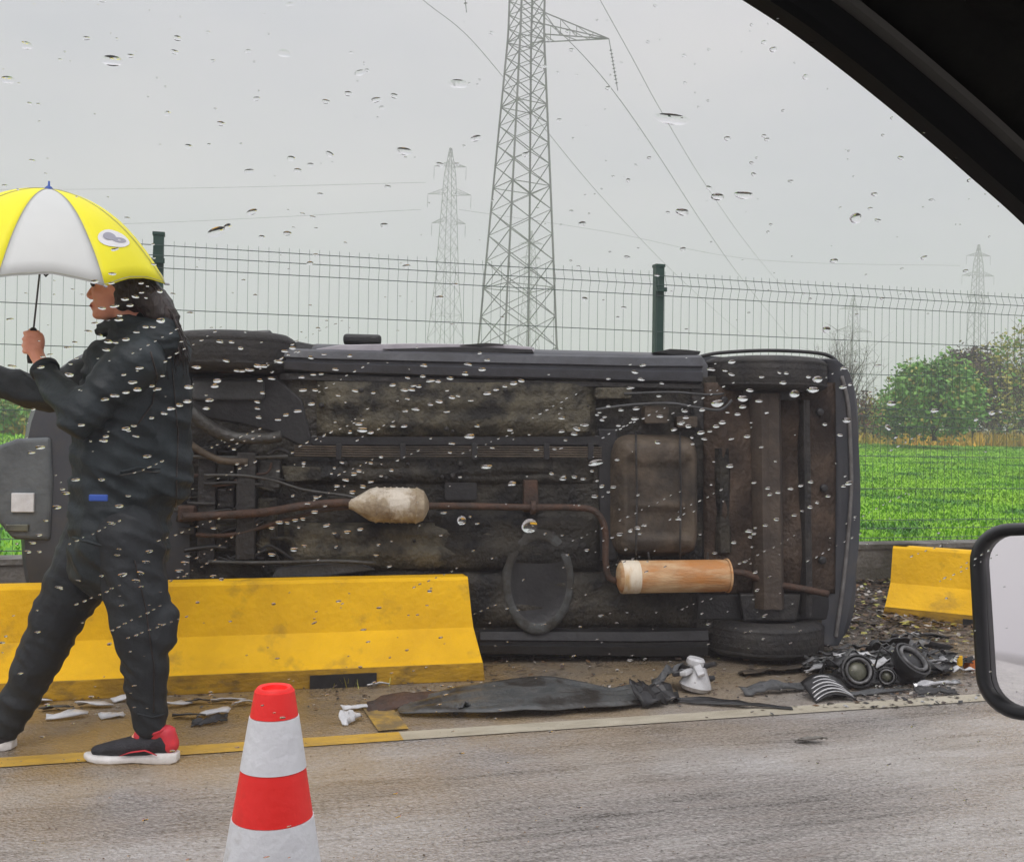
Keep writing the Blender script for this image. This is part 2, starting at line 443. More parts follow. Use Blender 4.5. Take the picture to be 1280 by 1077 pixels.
def field_z(x, y):
    t = min(1.0, max(0.0, (y - 7.0) / 38.0))
    return .26 + 1.05 * t
me_pts = []
YS = [7.04, 8, 10, 14, 20, 30, 45, 80, 200, 690]
v = []; q = []
XS = [-690, -60, -20, 0, 10, 30, 80, 690]
for j, y in enumerate(YS):
    for x in XS: v.append((x, y, field_z(x, y)))
n = len(XS)
for j in range(len(YS) - 1):
    for i in range(n - 1): q.append((j * n + i, j * n + i + 1, (j + 1) * n + i + 1, (j + 1) * n + i))
link('field', fast_mesh('field', np.array(v), np.array(q)), M['grass_dark'], None, True,
     label='flat green field behind the mesh fence', cat='field', kind='structure')

# painted edge line: cream on the right, yellow on the left; a yellow branch towards the barrier
def strip_on_ground(name, pts, w, z, m, label, cat):
    mb = MB(); vs = []; 
    for i, p in enumerate(pts):
        p = Vector(p)
        d = (Vector(pts[min(i + 1, len(pts) - 1)]) - Vector(pts[max(i - 1, 0)])).normalized()
        nrm = Vector((-d.y, d.x, 0))
        vs += [(p.x - nrm.x * w / 2, p.y - nrm.y * w / 2, z), (p.x + nrm.x * w / 2, p.y + nrm.y * w / 2, z)]
    fs = [(2 * i, 2 * i + 2, 2 * i + 3, 2 * i + 1) for i in range(len(pts) - 1)]
    mb.add(vs, fs)
    return mb.build(name, m, label=label, cat=cat, kind='structure')
YL = 3.92
xm = ground(500, 918).x
strip_on_ground('road_marking', [(xm + k * 2.0, YL, 0) for k in range(0, 120)], .11, .004, M['line'], 'cream edge line painted along the wet road past the crash debris', 'road marking')
strip_on_ground('road_marking', [(xm - k * 2.0, YL, 0) for k in range(0, 60)], .11, .004, M['line_yellow'], 'yellow stretch of edge line under the walker', 'road marking')
ga, gb = ground(470, 884), ground(492, 914)
strip_on_ground('road_marking', [(ga.x, ga.y, 0), (gb.x, gb.y, 0)], .12, .008, M['line_worn'], 'short yellow painted stub beside the edge line', 'road marking')

# dirt bank against the wall (uneven)
vx = np.linspace(-6, 14, 161); vy = np.linspace(5.15, 6.87, 19)
vv = []
for y in vy:
    for x in vx:
        t = (y - 5.15) / 1.72
        vv.append((x, y + (0 if t > .99 else .12 * noise.noise(Vector((x * 1.3, 4, y)))), -.02 + .075 * t + .035 * noise.noise(Vector((x * 3, y * 3, 0))) * min(1, t * 3)))
nx_ = len(vx)
qq = [(j * nx_ + i, j * nx_ + i + 1, (j + 1) * nx_ + i + 1, (j + 1) * nx_ + i) for j in range(len(vy) - 1) for i in range(nx_ - 1)]
link('verge', fast_mesh('verge', np.array(vv), np.array(qq)), M['earth'], None, True, label='strip of wet brown dirt along the foot of the low wall', cat='verge', kind='structure')

# low wall
W = empty('low_wall', (4, 6.96, 0), label='low dirty concrete wall carrying the green mesh fence', cat='wall')
mb = MB(); mb.box((0, 0, .12), (44, .20, .42)); mb.build('wall_body', M['concrete'], W)
mb = MB()
for k in range(15): mb.box((-20.3 + k * 2.9, 0, .345), (2.885, .235, .035))
for k in range(15):
    mbk = MB(); mbk.box((0, 0, 0), (2.885, .235, .035))
    if k == 0: cap_me = mbk.mesh('coping')
    o = link('coping', cap_me, M['concrete'] if k == 0 else None, W); o.location = (-20.3 + k * 2.9, 0, .347)
    if k == 0:
        pass

# mesh fence
FY = 6.96
def zrow(py): return 1.15 + (551.2 - py) / (F * .863 / FY)
rows = [zrow(y) for y in (363, 374, 386, 428, 469, 511, 521, 533, 570, 610, 649, 659, 671)]
bump_y = {1: -.028, 6: -.028, 11: -.028}
x_post1 = on_y(822.5, 400, FY).x; x_post0 = on_y(198, 330, FY).x; pitch_p = x_post1 - x_post0
FE = empty('mesh_fence', (x_post1, FY, .36), label='dark green welded mesh fence with folded wires on the low wall', cat='fence')
mb = MB()
zt = rows[0] + .05
mb.box((0, 0, (zt - .36) / 2 + 0.01), (.064, .06, zt - .36 + .02))
post_me = mb.mesh('post')
mb = MB(); mb.box((0, 0, zt - .36 + .028), (.074, .07, .02)); cap_me2 = mb.mesh('post_cap')
npan = 0
mbp = MB()
nW = int(round((pitch_p - .06) / .0655))
for k in range(nW + 1):
    x = .03 + k * (pitch_p - .06) / nW
    pts = [(x, 0, rows[0] + .032)]
    for i, z in enumerate(rows): pts.append((x, bump_y.get(i, 0), z))
    pts.append((x, 0, rows[-1] - .03))
    mbp.tube(pts, .0014, 4, caps=False)
for i, z in enumerate(rows):
    for dy in (.0045,):
        mbp.tube([(.0, bump_y.get(i, 0) - dy, z), (pitch_p, bump_y.get(i, 0) - dy, z)], .0029, 5, caps=False)
panel_me = mbp.mesh('mesh_panel')
mb = MB(); mb.box((0, -.037, 0), (.08, .012, .03)); clip_me = mb.mesh('clip')
for k in range(-4, 5):
    first = k == -4
    for nm, me_, m_, off in (('post', post_me, M['green_paint'], (0, 0, 0)), ('post_cap', cap_me2, M['green_paint'], (0, 0, 0)), ('mesh_panel', panel_me, M['wire'], (0, -.045, -.36))):
        o = link(nm, me_, m_ if first else None, FE)
        o.location = (k * pitch_p + off[0], off[1], off[2])
    for zc in (rows[1], rows[6], rows[11]):
        o = link('clip', clip_me, M['green_paint'] if len(clip_me.materials) == 0 else None, FE)
        o.location = (k * pitch_p, -.02, zc - .36 - .03)

# ------------------------------------------------------------------ concrete barriers
def barrier(p0, p1, h, label, notch):
    """p0, p1: front foot line on the ground, from the left end to the right end"""
    p0 = Vector(p0); p1 = Vector(p1); d = p1 - p0; L = d.length; ang = math.atan2(d.y, d.x)
    e = empty('barrier', p0, ang, label=label, cat='barrier', group='yellow concrete barriers')
    B = .50; k = h
    prof = [(0, 0), (0, .085), (.02, .10), (.135, .235 * k / .48), (.185, k - .015), (.20, k), (B - .20, k), (B - .185, k - .015), (B - .135, .235 * k / .48), (B - .02, .10), (B, .085), (B, 0)]
    vs, fs, ms = [], [], []
    NS = 70
    for i in range(NS + 1):
        x = L * i / NS
        for (y, z) in prof:
            ex = 0.0
            if i == 0: ex = .10 * (z / k)
            if i == NS: ex = -.055 * (z / k)
            w = .0035 * noise.noise(Vector((x * 2.2, y * 5, z * 5 + 9))) + .003 * noise.noise(Vector((x * 14, y * 9, z * 9)))
            vs.append((x + ex, y + w, z))
    m = len(prof)
    for i in range(NS):
        for j in range(m):
            j2 = (j + 1) % m
            fs.append((i * m + j, (i + 1) * m + j, (i + 1) * m + j2, i * m + j2))
            ms.append(1 if j in (0, 9, 10, 11) or j == m - 1 else 0)
    fs.append(tuple(range(m))); ms.append(0)
    fs.append(tuple(reversed([NS * m + j for j in range(m)]))); ms.append(0)
    mb = MB(); mb.v = vs; mb.f = fs; mb.m = ms
    o = mb.build('barrier_body', [M['yellow'], M['yellow_dirty']], e, bevel=.008)
    for (x, w) in notch:          # forklift pockets: recessed black blocks in the foot
        n_ = MB(); n_.box((x, -.003, .030), (w, .012, .060)); n_.build('lifting_pocket', M['black_plastic'], e)
    return e
bl0, bl1 = ground(-330, 895), ground(606, 850)
barrier((bl0.x, bl0.y, 0), (bl1.x, bl1.y, 0), .462, 'long yellow concrete barrier between the walker and the overturned car', [((bl1 - bl0).length - .66, .30), (.7, .3)])
br0, br1 = ground(1102, 774), ground(1400, 806)
barrier((br0.x, br0.y, 0), (br1.x, br1.y, 0), .46, 'tilted away yellow barrier beside the wing mirror and the loose debris', [(.66, .34)])

# ------------------------------------------------------------------ overturned car
CAR_ANG = R(-8)
P0 = ground(640, 544.5 + 1.15 * F / 5.27)
CU = Vector((math.cos(CAR_ANG), math.sin(CAR_ANG), 0)); CT = Vector((-math.sin(CAR_ANG), math.cos(CAR_ANG), 0))
CAR = empty('overturned_car', (P0.x, P0.y, 0), CAR_ANG, label='dark car lying on its side with its dirty underbody towards the road', cat='car')
def cl(px, py, t=0.0):
    """point of the car's frame (length u, depth t, height z) seen at a pixel, on the plane of depth t"""
    d = ray(px, py)
    s = ((P0 - EYE).dot(CT) + t) / d.dot(CT)
    p = EYE + d * s
    return Vector(((p - P0).dot(CU), t, p.z))
uz = lambda px, py, t=0.0: (cl(px, py, t).x, cl(px, py, t).z)

u_rear = 1.86; u_front = -2.40
def outline(uf, ur, z0, z1, cf, cr, n=64, pf=2.6, pr=5.0):
    """closed outline in (u, z): superellipse caps at both ends"""
    pts = []
    zm, hz = (z0 + z1) / 2, (z1 - z0) / 2
    for i in range(n):
        a = 2 * math.pi * i / n
        c, s = math.cos(a), math.sin(a)
        if c >= 0:
            p = pr; L = cr; base = ur - cr
            x = base + L * abs(c) ** (2 / p)
        else:
            p = pf; L = cf; base = uf + cf
            x = base - L * abs(c) ** (2 / p)
        z = zm + hz * math.copysign(abs(s) ** (2 / (p if False else 9.0)), s) if False else zm + hz * math.copysign(abs(s) ** (2 / (3.4 if c < 0 else 6.0)), s)
        pts.append((x, z))
    return pts
layers = [(-.015, -2.22, 1.80, .10, 1.53), (.02, -2.36, 1.855, .045, 1.575), (.10, -2.40, 1.875, .015, 1.60), (.32, -2.40, 1.885, .0, 1.615), (.50, -2.38, 1.885, .0, 1.62),
          (.66, -2.30, 1.86, .01, 1.61), (.78, -2.15, 1.83, .045, 1.575), (.86, -1.55, 1.80, .09, 1.53), (1.10, -1.05, 1.66, .16, 1.46), (1.30, -.62, 1.42, .23, 1.39), (1.38, -.45, 1.22, .30, 1.32)]
vs, fs = [], []
NO = 64
for (t, uf, ur, z0, z1) in layers:
    for (x, z) in outline(uf, ur, z0, z1, .75, .42, NO): vs.append((x, t, z))
for i in range(len(layers) - 1):
    for k in range(NO):
        k2 = (k + 1) % NO
        fs.append((i * NO + k, (i + 1) * NO + k, (i + 1) * NO + k2, i * NO + k2))
fs.append(tuple(range(NO))); fs.append(tuple(reversed(range((len(layers) - 1) * NO, len(layers) * NO))))
mb = MB(); mb.v = vs; mb.f = fs; mb.m = [0] * len(fs)
shell = mb.build('shell_tmp', M['body'])
u_rw = cl(962, 600).x; u_fw = cl(292, 600).x
cut = MB()
for u in (u_rw, u_fw):
    for z in (.10, 1.53):
        cut.lathe([(-.16, .385), (.16, .385)], (u, .14, z), (0, 0, 1), 28)
cut = cut.build('cut_tmp', M['black_plastic'])
bo = shell.modifiers.new('b', 'BOOLEAN'); bo.operation = 'DIFFERENCE'; bo.object = cut; bo.solver = 'EXACT'
bpy.context.view_layer.update()
sm = evaluated(shell); bpy.data.objects.remove(cut)
sm.materials.clear()
body = link('body', sm, M['body'], CAR, True)
bm = bmesh.new(); bm.from_mesh(sm)
for e in bm.edges:
    if len(e.link_faces) == 2 and e.calc_face_angle(0) > R(38): e.smooth = False
for f in bm.faces: f.material_index = 0
bm.to_mesh(sm); bm.free()

def plate(pts_px, t, th, name, m, bevel=.006, parent=CAR, smooth=False, seg=2, label=None):
    """flat-ish plate whose outline is given in picture positions on plane t, thickness th away from the camera"""
    poly = [uz(x, y, t) for x, y in pts_px]
    mb = MB(); mb.prism(poly, t, t + th, lambda a, b, tt: (a, tt, b))
    return mb.build(name, m, parent, bevel=bevel, seg=seg, label=label)
def rr(x0, y0, x1, y1, r, n=4):
    """rounded rectangle in pixels"""
    out = []
    for cx, cy, a0 in ((x1 - r, y1 - r, 0), (x0 + r, y1 - r, 90), (x0 + r, y0 + r, 180), (x1 - r, y0 + r, 270)):
        for i in range(n + 1):
            a = R(a0 + 90 * i / n); out.append((cx + r * math.cos(a), cy + r * math.sin(a)))
    return out
def pipe(px_pts, t, r, name, m, n=10, parent=CAR, smooth=True, label=None):
    pts = [cl(p[0], p[1], p[2] if len(p) > 2 else t) for p in px_pts]
    # resample with Catmull-Rom for soft bends
    out = []
    for i in range(len(pts) - 1):
        a, b, c, d = pts[max(i - 1, 0)], pts[i], pts[i + 1], pts[min(i + 2, len(pts) - 1)]
        for k in range(5):
            s = k / 5
            out.append(.5 * ((2 * b) + (c - a) * s + (2 * a - 5 * b + 4 * c - d) * s * s + (3 * b - a - 3 * c + d) * s ** 3))
    out.append(pts[-1])
    mb = MB(); mb.tube(out, r, n); return mb.build(name, m, parent, smooth, label=label)

# floor pans
def bumpy_panel(x0, y0, x1, y1, t, name, m, nu=26, nz_=14, amp=.012, seed=0, ribs=0, rib_dir=0):
    """pressed sheet: a relief grid with side walls going back into the car"""
    g = []
    for j in range(nz_ + 1):
        for i in range(nu + 1):
            a, b = i / nu, j / nz_
            edge = min(a, 1 - a) * 9, min(b, 1 - b) * 6
            fall = min(1, edge[0], edge[1])
            w = amp * noise.noise(Vector((a * 5 + seed, b * 4, seed * 3.1)))
            rb = 0
            if ribs:
                c = (b if rib_dir == 0 else a) * ribs
                rb = -.010 * max(0, math.sin(c * 2 * math.pi)) * fall
            p = cl(x0 + (x1 - x0) * a, y0 + (y1 - y0) * b, t)
            g.append((p.x, t + .03 * (1 - fall) + w * fall + rb, p.z))
    fs = [(j * (nu + 1) + i, j * (nu + 1) + i + 1, (j + 1) * (nu + 1) + i + 1, (j + 1) * (nu + 1) + i) for j in range(nz_) for i in range(nu)]
    mb = MB(); mb.add(g, fs)
    o = mb.build(name, m, CAR, True)
    s_ = o.modifiers.new('thickness', 'SOLIDIFY'); s_.thickness = .02; s_.offset = 0
    return o
plate(rr(236, 470, 1050, 792, 12), .0 - .016, .02, 'underbody', M['floorpan'])
bumpy_panel(396, 474, 745, 545, -.05, 'floor_pan', M['floorpan_olive'], seed=1, ribs=3)
bumpy_panel(355, 655, 745, 712, -.045, 'floor_pan', M['floorpan_olive'], seed=2, ribs=2)
bumpy_panel(560, 716, 872, 783, -.045, 'floor_pan', M['floorpan'], seed=5, ribs=2)
bumpy_panel(352, 572, 745, 604, -.035, 'tunnel_shield', M['floorpan'], seed=3, nu=30, amp=.02, ribs=5, rib_dir=1)
bumpy_panel(545, 640, 750, 712, -.055, 'floor_pan', M['floorpan'], seed=8, ribs=2)
plate(rr(556, 590, 596, 625, 4), -.030, .004, 'access_hole', M['black_plastic'])
plate(rr(388, 544, 752, 557, 4), -.030, .03, 'channel', M['black_plastic'])
for k in range(5):
    y = 558.5 + k * 2.9
    pipe([(368, y - 1), (470, y + .2), (600, y), (700, y + .4), (752, y + 1)], -.075, .0042, 'brake_line', M['tank'], 6)
for x in (420, 500, 590, 680, 735):
    plate(rr(x, 554, x + 7, 574, 2), -.083, .02, 'line_clip', M['black_plastic'], .002)
# sill on the upper edge: rolled bodywork with a crease
def sill(pts_top, pts_bot, t, name, m):
    vs = []; n_ = len(pts_top); 
    prof = [(0, .12), (.0, .03), (.10, .0), (.40, -.012), (.47, .004), (.55, .004), (.62, -.012), (.93, .0), (1.0, .03), (1.0, .10)]
    for i in range(n_):
        a = Vector(cl(*pts_top[i], t)); b = Vector(cl(*pts_bot[i], t))
        for (s, dt) in prof:
            p = a.lerp(b, s); vs.append((p.x, t + dt, p.z))
    k = len(prof)
    fs = [(i * k + j, (i + 1) * k + j, (i + 1) * k + j + 1, i * k + j + 1) for i in range(n_ - 1) for j in range(k - 1)]
    fs += [tuple(range(k)), tuple(reversed(range((n_ - 1) * k, n_ * k)))]
    mb = MB(); mb.add(vs, fs)
    return mb.build(name, m, CAR, auto=R(30))
sill([(345, 434), (400, 436), (500, 438), (600, 440), (700, 442), (800, 444), (878, 443)], [(345, 462), (400, 466), (500, 469), (600, 472), (700, 474), (800, 477), (878, 479)], -.065, 'sill', M['sill'])
sill([(600, 786), (700, 786), (800, 786), (885, 784)], [(600, 818), (700, 820), (800, 822), (885, 822)], -.04, 'sill', M['black_plastic'])
plate([(350, 466), (600, 474), (878, 480), (878, 486), (600, 480), (350, 474)], -.045, .02, 'seam_flange', M['black_metal'], .002)
# wheels
def wheel(u, z, t, Rw, w, inner):
    """inner: +1 when the inner face looks up (lower wheel), -1 for the upper wheel"""
    mb = MB()
    mb.lathe([(-w / 2 + .01, Rw * .62), (-w / 2, Rw * .72), (-w / 2 + .006, Rw * .88), (-w / 2 + .022, Rw * .97), (-w * .3, Rw), (0, Rw * 1.004), (w * .3, Rw), (w / 2 - .022, Rw * .97), (w / 2 - .006, Rw * .88), (w / 2, Rw * .72), (w / 2 - .01, Rw * .62)], (u, t, z), (0, 0, 1), 48)
    ty = mb.build('tyre', M['tyre'], None, True)
    wh = empty('wheel', (0, 0, 0)); wh.parent = CAR; ty.parent = wh
    g = MB()
    for zz in (-.055, -.02, .02, .055):
        g.lathe([(-.005, Rw * 1.0), (-.005, Rw * 1.0075), (.005, Rw * 1.0075), (.005, Rw * 1.0)], (u, t, z + zz + .0), (0, 0, 1), 48, caps=False)
    g.build('tread', M['tyre'], wh)
    r_ = MB()
    r_.lathe([(-w * .38, Rw * .60), (-w * .36, Rw * .63), (w * .36, Rw * .63), (w * .38, Rw * .60), (w * .2, Rw * .5), (-.0, Rw * .5)], (u, t, z), (0, 0, 1), 32)
    r_.build('rim', M['grey_metal'], wh, auto=R(30))
    h_ = MB(); h_.lathe([(0, Rw * .5), (inner * .05, Rw * .48), (inner * .055, .10), (inner * .10, .09)], (u, t, z), (0, 0, 1), 24)
    h_.build('brake_drum', M['rust'], wh, auto=R(30))
    return wh
wheel(u_rw, 1.49, .10, .325, .185, -1)
wheel(u_rw, .115, .10, .325, .185, 1)
wheel(u_fw - .02, 1.535, .08, .30, .20, -1)
wheel(u_fw, .115, .10, .31, .185, 1)
# wheel-arch lip over the upper rear wheel
pipe([(874, 446), (900, 441), (960, 438), (1020, 441), (1042, 448), (1052, 462)], .03, .010, 'arch_lip', M['black_plastic'], 8)
# plastic arch liners seen either side of the wheels
plate([(240, 470), (345, 470), (378, 500), (392, 560), (380, 560), (340, 540), (300, 530), (240, 520)], -.025, .02, 'arch_liner', M['black_plastic'], .01)
plate([(862, 482), (1040, 482), (1046, 530), (1000, 545), (940, 560), (885, 556), (868, 520)], -.022, .02, 'arch_liner', M['black_metal'], .01)
plate([(872, 742), (1036, 742), (1040, 775), (872, 775)], -.022, .02, 'arch_liner', M['black_plastic'], .01)
# window reflection built as a flat disc, pale rim and dark middle painted
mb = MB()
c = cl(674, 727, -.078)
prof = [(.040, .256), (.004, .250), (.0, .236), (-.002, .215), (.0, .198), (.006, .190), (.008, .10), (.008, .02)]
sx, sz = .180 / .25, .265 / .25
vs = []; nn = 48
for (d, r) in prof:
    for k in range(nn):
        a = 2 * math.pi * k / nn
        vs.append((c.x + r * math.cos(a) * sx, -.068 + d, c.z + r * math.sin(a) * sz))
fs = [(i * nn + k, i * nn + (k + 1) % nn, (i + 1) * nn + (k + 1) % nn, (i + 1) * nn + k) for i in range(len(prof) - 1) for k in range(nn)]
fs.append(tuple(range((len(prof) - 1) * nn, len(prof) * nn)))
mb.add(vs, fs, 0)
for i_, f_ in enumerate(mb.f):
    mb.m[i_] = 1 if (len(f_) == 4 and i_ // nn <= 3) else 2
M['reflection_rim'] = mat('blue_grey_reflection', (.090, .098, .098), (.045, .048, .047), 7, .6, .8, c3=(.035, .032, .026), scale3=9, lo3=.42, hi3=.58, bump=.5)  # rim tone of the window reflection, set as surface colour
mb.build('reflection_disc', [M['floorpan'], M['reflection_rim'], M['black_plastic']], CAR, True)
# fuel tank with ribs and strap
def tank():
    x0, y0, x1, y1 = 765, 543, 876, 697
    nu, nv = 30, 36; g = []
    for j in range(nv + 1):
        for i in range(nu + 1):
            a, b = i / nu * 2 - 1, j / nv * 2 - 1
            px = (x0 + x1) / 2 + (x1 - x0) / 2 * a * (1 - .12 * max(0, abs(b) - .6) ** 2 * 6)
            py = (y0 + y1) / 2 + (y1 - y0) / 2 * b * (1 - .10 * max(0, abs(a) - .6) ** 2 * 6)
            d = max(abs(a) ** 6, abs(b) ** 8)
            t = -.15 + .13 * min(1, d * 1.1) ** 1.5
            inside = 1 if (abs(a) < .72 and -.62 < b < .66) else 0
            t += .022 * inside
            for yy in (575, 632):
                if abs(py - yy) < 4 and abs(a) < .6: t -= .02
            p = cl(px, py, -.08); g.append((p.x, t, p.z))
    fs = [(j * (nu + 1) + i, j * (nu + 1) + i + 1, (j + 1) * (nu + 1) + i + 1, (j + 1) * (nu + 1) + i) for j in range(nv) for i in range(nu)]
    mb = MB(); mb.add(g, fs); o = mb.build('fuel_tank', M['tank'], CAR, True)
    plate([(748, 536), (772, 536), (772, 700), (750, 700)], -.03, .02, 'tank_strap', M['black_plastic'])
    for x in (795, 850):
        pipe([(x, 540), (x, 560, -.165), (x + 1, 620, -.150), (x, 685, -.165), (x, 705)], -.05, .006, 'tank_strap', M['black_metal'], 6)
tank()
# rear: torsion beam, panels, reddish dirt
bumpy_panel(882, 478, 1046, 742, -.05, 'rear_floor', M['rear_brown'], nu=34, nz_=40, seed=11, amp=.045, ribs=1, rib_dir=1)
M['axle'] = mat('grey_brown_axle', (.085, .064, .047), (.045, .034, .026), 7, .5, .75, bump=.4, bscale=40, c3=(.04, .03, .024), scale3=4, lo3=.5, hi3=.7)
def beam(xa, ya, xb, yb, wpx, t, dpt, name, m):
    mb = MB(); vs = []
    n_ = 14
    for j in range(n_ + 1):
        s = j / n_; x = xa + (xb - xa) * s; y = ya + (yb - ya) * s
        for (ox, dt) in ((-.5, .04), (-.5, 0), (-.3, -dpt), (.0, -dpt * .6), (.3, -dpt), (.5, 0), (.5, .04)):
            p = cl(x + ox * wpx, y, t); vs.append((p.x, t + dt + .004 * noise.noise(Vector((x * .1, y * .05, ox))), p.z))
    fs = [(j * 7 + i, j * 7 + i + 1, (j + 1) * 7 + i + 1, (j + 1) * 7 + i) for j in range(n_) for i in range(6)]
    fs += [tuple(range(7)), tuple(reversed(range(n_ * 7, n_ * 7 + 7)))]
    mb.add(vs, fs); mb.build(name, m, CAR, auto=R(40))
beam(958, 492, 962, 760, 36, -.095, .045, 'rear_axle', M['axle'])
beam(1006, 500, 1010, 770, 12, -.08, .02, 'cross_member', M['black_metal'])
beam(903, 560, 905, 690, 18, -.07, .02, 'cross_member', M['floorpan'])
plate([(925, 470), (1000, 470), (996, 500), (930, 500)], -.09, .04, 'trailing_arm', M['black_metal'], .01)
plate([(925, 742), (1002, 742), (996, 776), (930, 776)], -.09, .04, 'trailing_arm', M['black_metal'], .01)
pipe([(890, 715), (930, 716), (960, 728), (1000, 735), (1035, 742)], -.10, .018, 'tail_pipe', M['rust'])
for (x, y) in ((905, 500), (1025, 515), (1030, 610), (900, 600), (1028, 700)):
    mb = MB(); p = cl(x, y, -.075); mb.lathe([(0, .022), (-.012, .02), (-.014, .008)], (p.x, -.07, p.z), (0, 1, 0), 12); mb.build('plug', M['black_plastic'], CAR, True)
# rear bumper: curved edge with a pale seam
bpts = [(1040, 449), (1056, 466), (1063, 500), (1068, 560), (1070, 620), (1068, 680), (1060, 740), (1050, 788), (1042, 806)]
vs = []
nbp = 40
def cr(pts, s):
    s = s * (len(pts) - 1); i = min(int(s), len(pts) - 2); f = s - i
    P = [Vector(pts[max(i - 1, 0)]), Vector(pts[i]), Vector(pts[i + 1]), Vector(pts[min(i + 2, len(pts) - 1)])]
    return .5 * ((2 * P[1]) + (P[2] - P[0]) * f + (2 * P[0] - 5 * P[1] + 4 * P[2] - P[3]) * f * f + (3 * P[1] - P[0] - 3 * P[2] + P[3]) * f ** 3)
bprof = [(-.16, .03), (-.06, .0), (-.03, -.02), (.015, -.02), (.032, .02), (.05, .10), (.062, .25), (.055, .42)]
for j in range(nbp + 1):
    q_ = cr(bpts, j / nbp); p = cl(q_.x, q_.y, -.03)
    for (du, dt) in bprof: vs.append((p.x + du, -.03 + dt, p.z))
k = len(bprof)
fs = [(j * k + i, j * k + i + 1, (j + 1) * k + i + 1, (j + 1) * k + i) for j in range(nbp) for i in range(k - 1)]
mb = MB(); mb.add(vs, fs); o = mb.build('rear_bumper', M['body'], CAR, auto=R(50)); s_ = o.modifiers.new('thickness', 'SOLIDIFY'); s_.thickness = .006
M['edge_grey'] = mat('scuffed_grey_edge', (.16, .155, .15), (.08, .075, .07), 14, .4, .6)
seam_px = [(1052, 470), (1060, 505), (1063, 560), (1064, 610), (1060, 670), (1054, 730), (1047, 780), (1045, 796)]
pipe([(x, y) for x, y in seam_px], -.062, .0105, 'bumper_edge', M['edge_grey'], 8)
p = cl(1068, 574, -.05); mb = MB(); mb.box((p.x + .012, -.02, p.z), (.02, .03, .03)); mb.build('side_reflector', M['red_plastic'], CAR, bevel=.004)
# exhaust
pipe([(228, 646), (270, 644), (330, 640), (380, 632), (430, 628), (446, 630)], -.13, [.020] * 26, 'exhaust_pipe', M['rust'])
pipe([(245, 668), (290, 668), (350, 652), (400, 638), (440, 634)], -.09, .011, 'exhaust_pipe', M['rust'], 8)
pipe([(525, 632), (570, 632), (620, 633), (665, 634), (710, 634), (742, 638), (756, 660), (757, 700), (762, 722), (782, 727)], -.12, .0165, 'exhaust_pipe', M['rust'])
p = cl(666, 634, -.12)
mb = MB(); mb.lathe([(-.012, .02), (-.012, .034), (.012, .034), (.012, .02)], (p.x, -.12, p.z), (1, 0, 0), 16); mb.build('pipe_flange', M['rust'], CAR, auto=R(30))
plate([(655, 600), (672, 600), (674, 640), (655, 640)], -.10, .05, 'exhaust_hanger', M['rust'], .004)
a = cl(436, 630, -.13); b_ = cl(536, 632, -.13)
ax = (b_ - a); L_ = ax.length
mb = MB(); mb.lathe([(0, .022), (L_ * .06, .03), (L_ * .26, .078), (L_ * .32, .084), (L_ * .34, .089), (L_ * .37, .084), (L_ * .60, .086), (L_ * .82, .084), (L_ * .84, .090), (L_ * .87, .084), (L_ * .93, .074), (L_ * .97, .048), (L_, .02)], a, ax, 28)
for kk in range(5):
    mb.lathe([(-.004, .083), (-.004, .0885), (.004, .0885), (.004, .083)], a + ax * (.44 + .075 * kk), ax, 28, caps=False)
mb.build('catalytic_converter', M['cat'], CAR, auto=R(35))
a = cl(773, 721, -.17); b_ = cl(912, 719, -.17); ax = b_ - a; L_ = ax.length
mb = MB(); mb.lathe([(0, .055), (.006, .068), (.02, .079), (.05, .081), (L_ - .05, .081), (L_ - .02, .079), (L_ - .006, .068), (L_, .055)], a, ax, 32, mi=0)
for f_i in range(len(mb.f)):
    pass
o = mb.build('silencer', [M['muffler']], CAR, auto=R(35))
mb = MB(); mb.lathe([(0, .0815), (.004, .0828), (.085, .0828), (.089, .0812)], a + ax.normalized() * .012, ax, 32, caps=False); mb.build('silencer_band', M['muffler_pale'], CAR, auto=R(35))
mb = MB(); mb.lathe([(0, .0815), (.002, .086), (.010, .086), (.012, .0815)], b_ - ax.normalized() * .02, ax, 32, caps=False); mb.build('silencer_seam', M['muffler'], CAR, auto=R(35))
pipe([(810, 690), (812, 700), (815, 712)], -.15, .006, 'exhaust_hanger', M['black_metal'], 6)
pipe([(885, 690), (884, 700), (880, 712)], -.15, .006, 'exhaust_hanger', M['black_metal'], 6)
# hoses, small box near the rear
plate(rr(806, 507, 836, 529, 3), -.09, .07, 'valve_box', M['tank'], .004)
pipe([(745, 512), (770, 508), (800, 505), (840, 504), (870, 509), (900, 512), (915, 500)], -.10, .007, 'hose', M['grey_plastic'], 6)
pipe([(780, 492), (840, 490), (880, 493), (905, 492)], -.08, .006, 'hose', M['grey_plastic'], 6)
plate(rr(744, 484, 790, 498, 4), -.08, .06, 'bracket', M['floorpan_olive'], .004)
plate(rr(846, 520, 872, 534, 3), -.08, .05, 'bracket', M['tank'], .004)
plate(rr(590, 488, 614, 512, 3), -.06, .03, 'jacking_point', M['floorpan_olive'], .004)
plate(rr(706, 505, 738, 540, 5), -.062, .03, 'jacking_point', M['floorpan_olive'], .004)
for k_ in range(26):
    x = random.uniform(400, 740); y = random.choice([random.uniform(482, 540), random.uniform(660, 706), random.uniform(578, 600)])
    p = cl(x, y, -.06); mb = MB(); r_ = random.uniform(.006, .014)
    mb.lathe([(0.02, r_ * 1.3), (-.004, r_ * 1.2), (-.010, r_ * .6)], (p.x, -.055, p.z), (0, 1, 0), 8); mb.build('bolt', M['black_metal'], CAR, True)
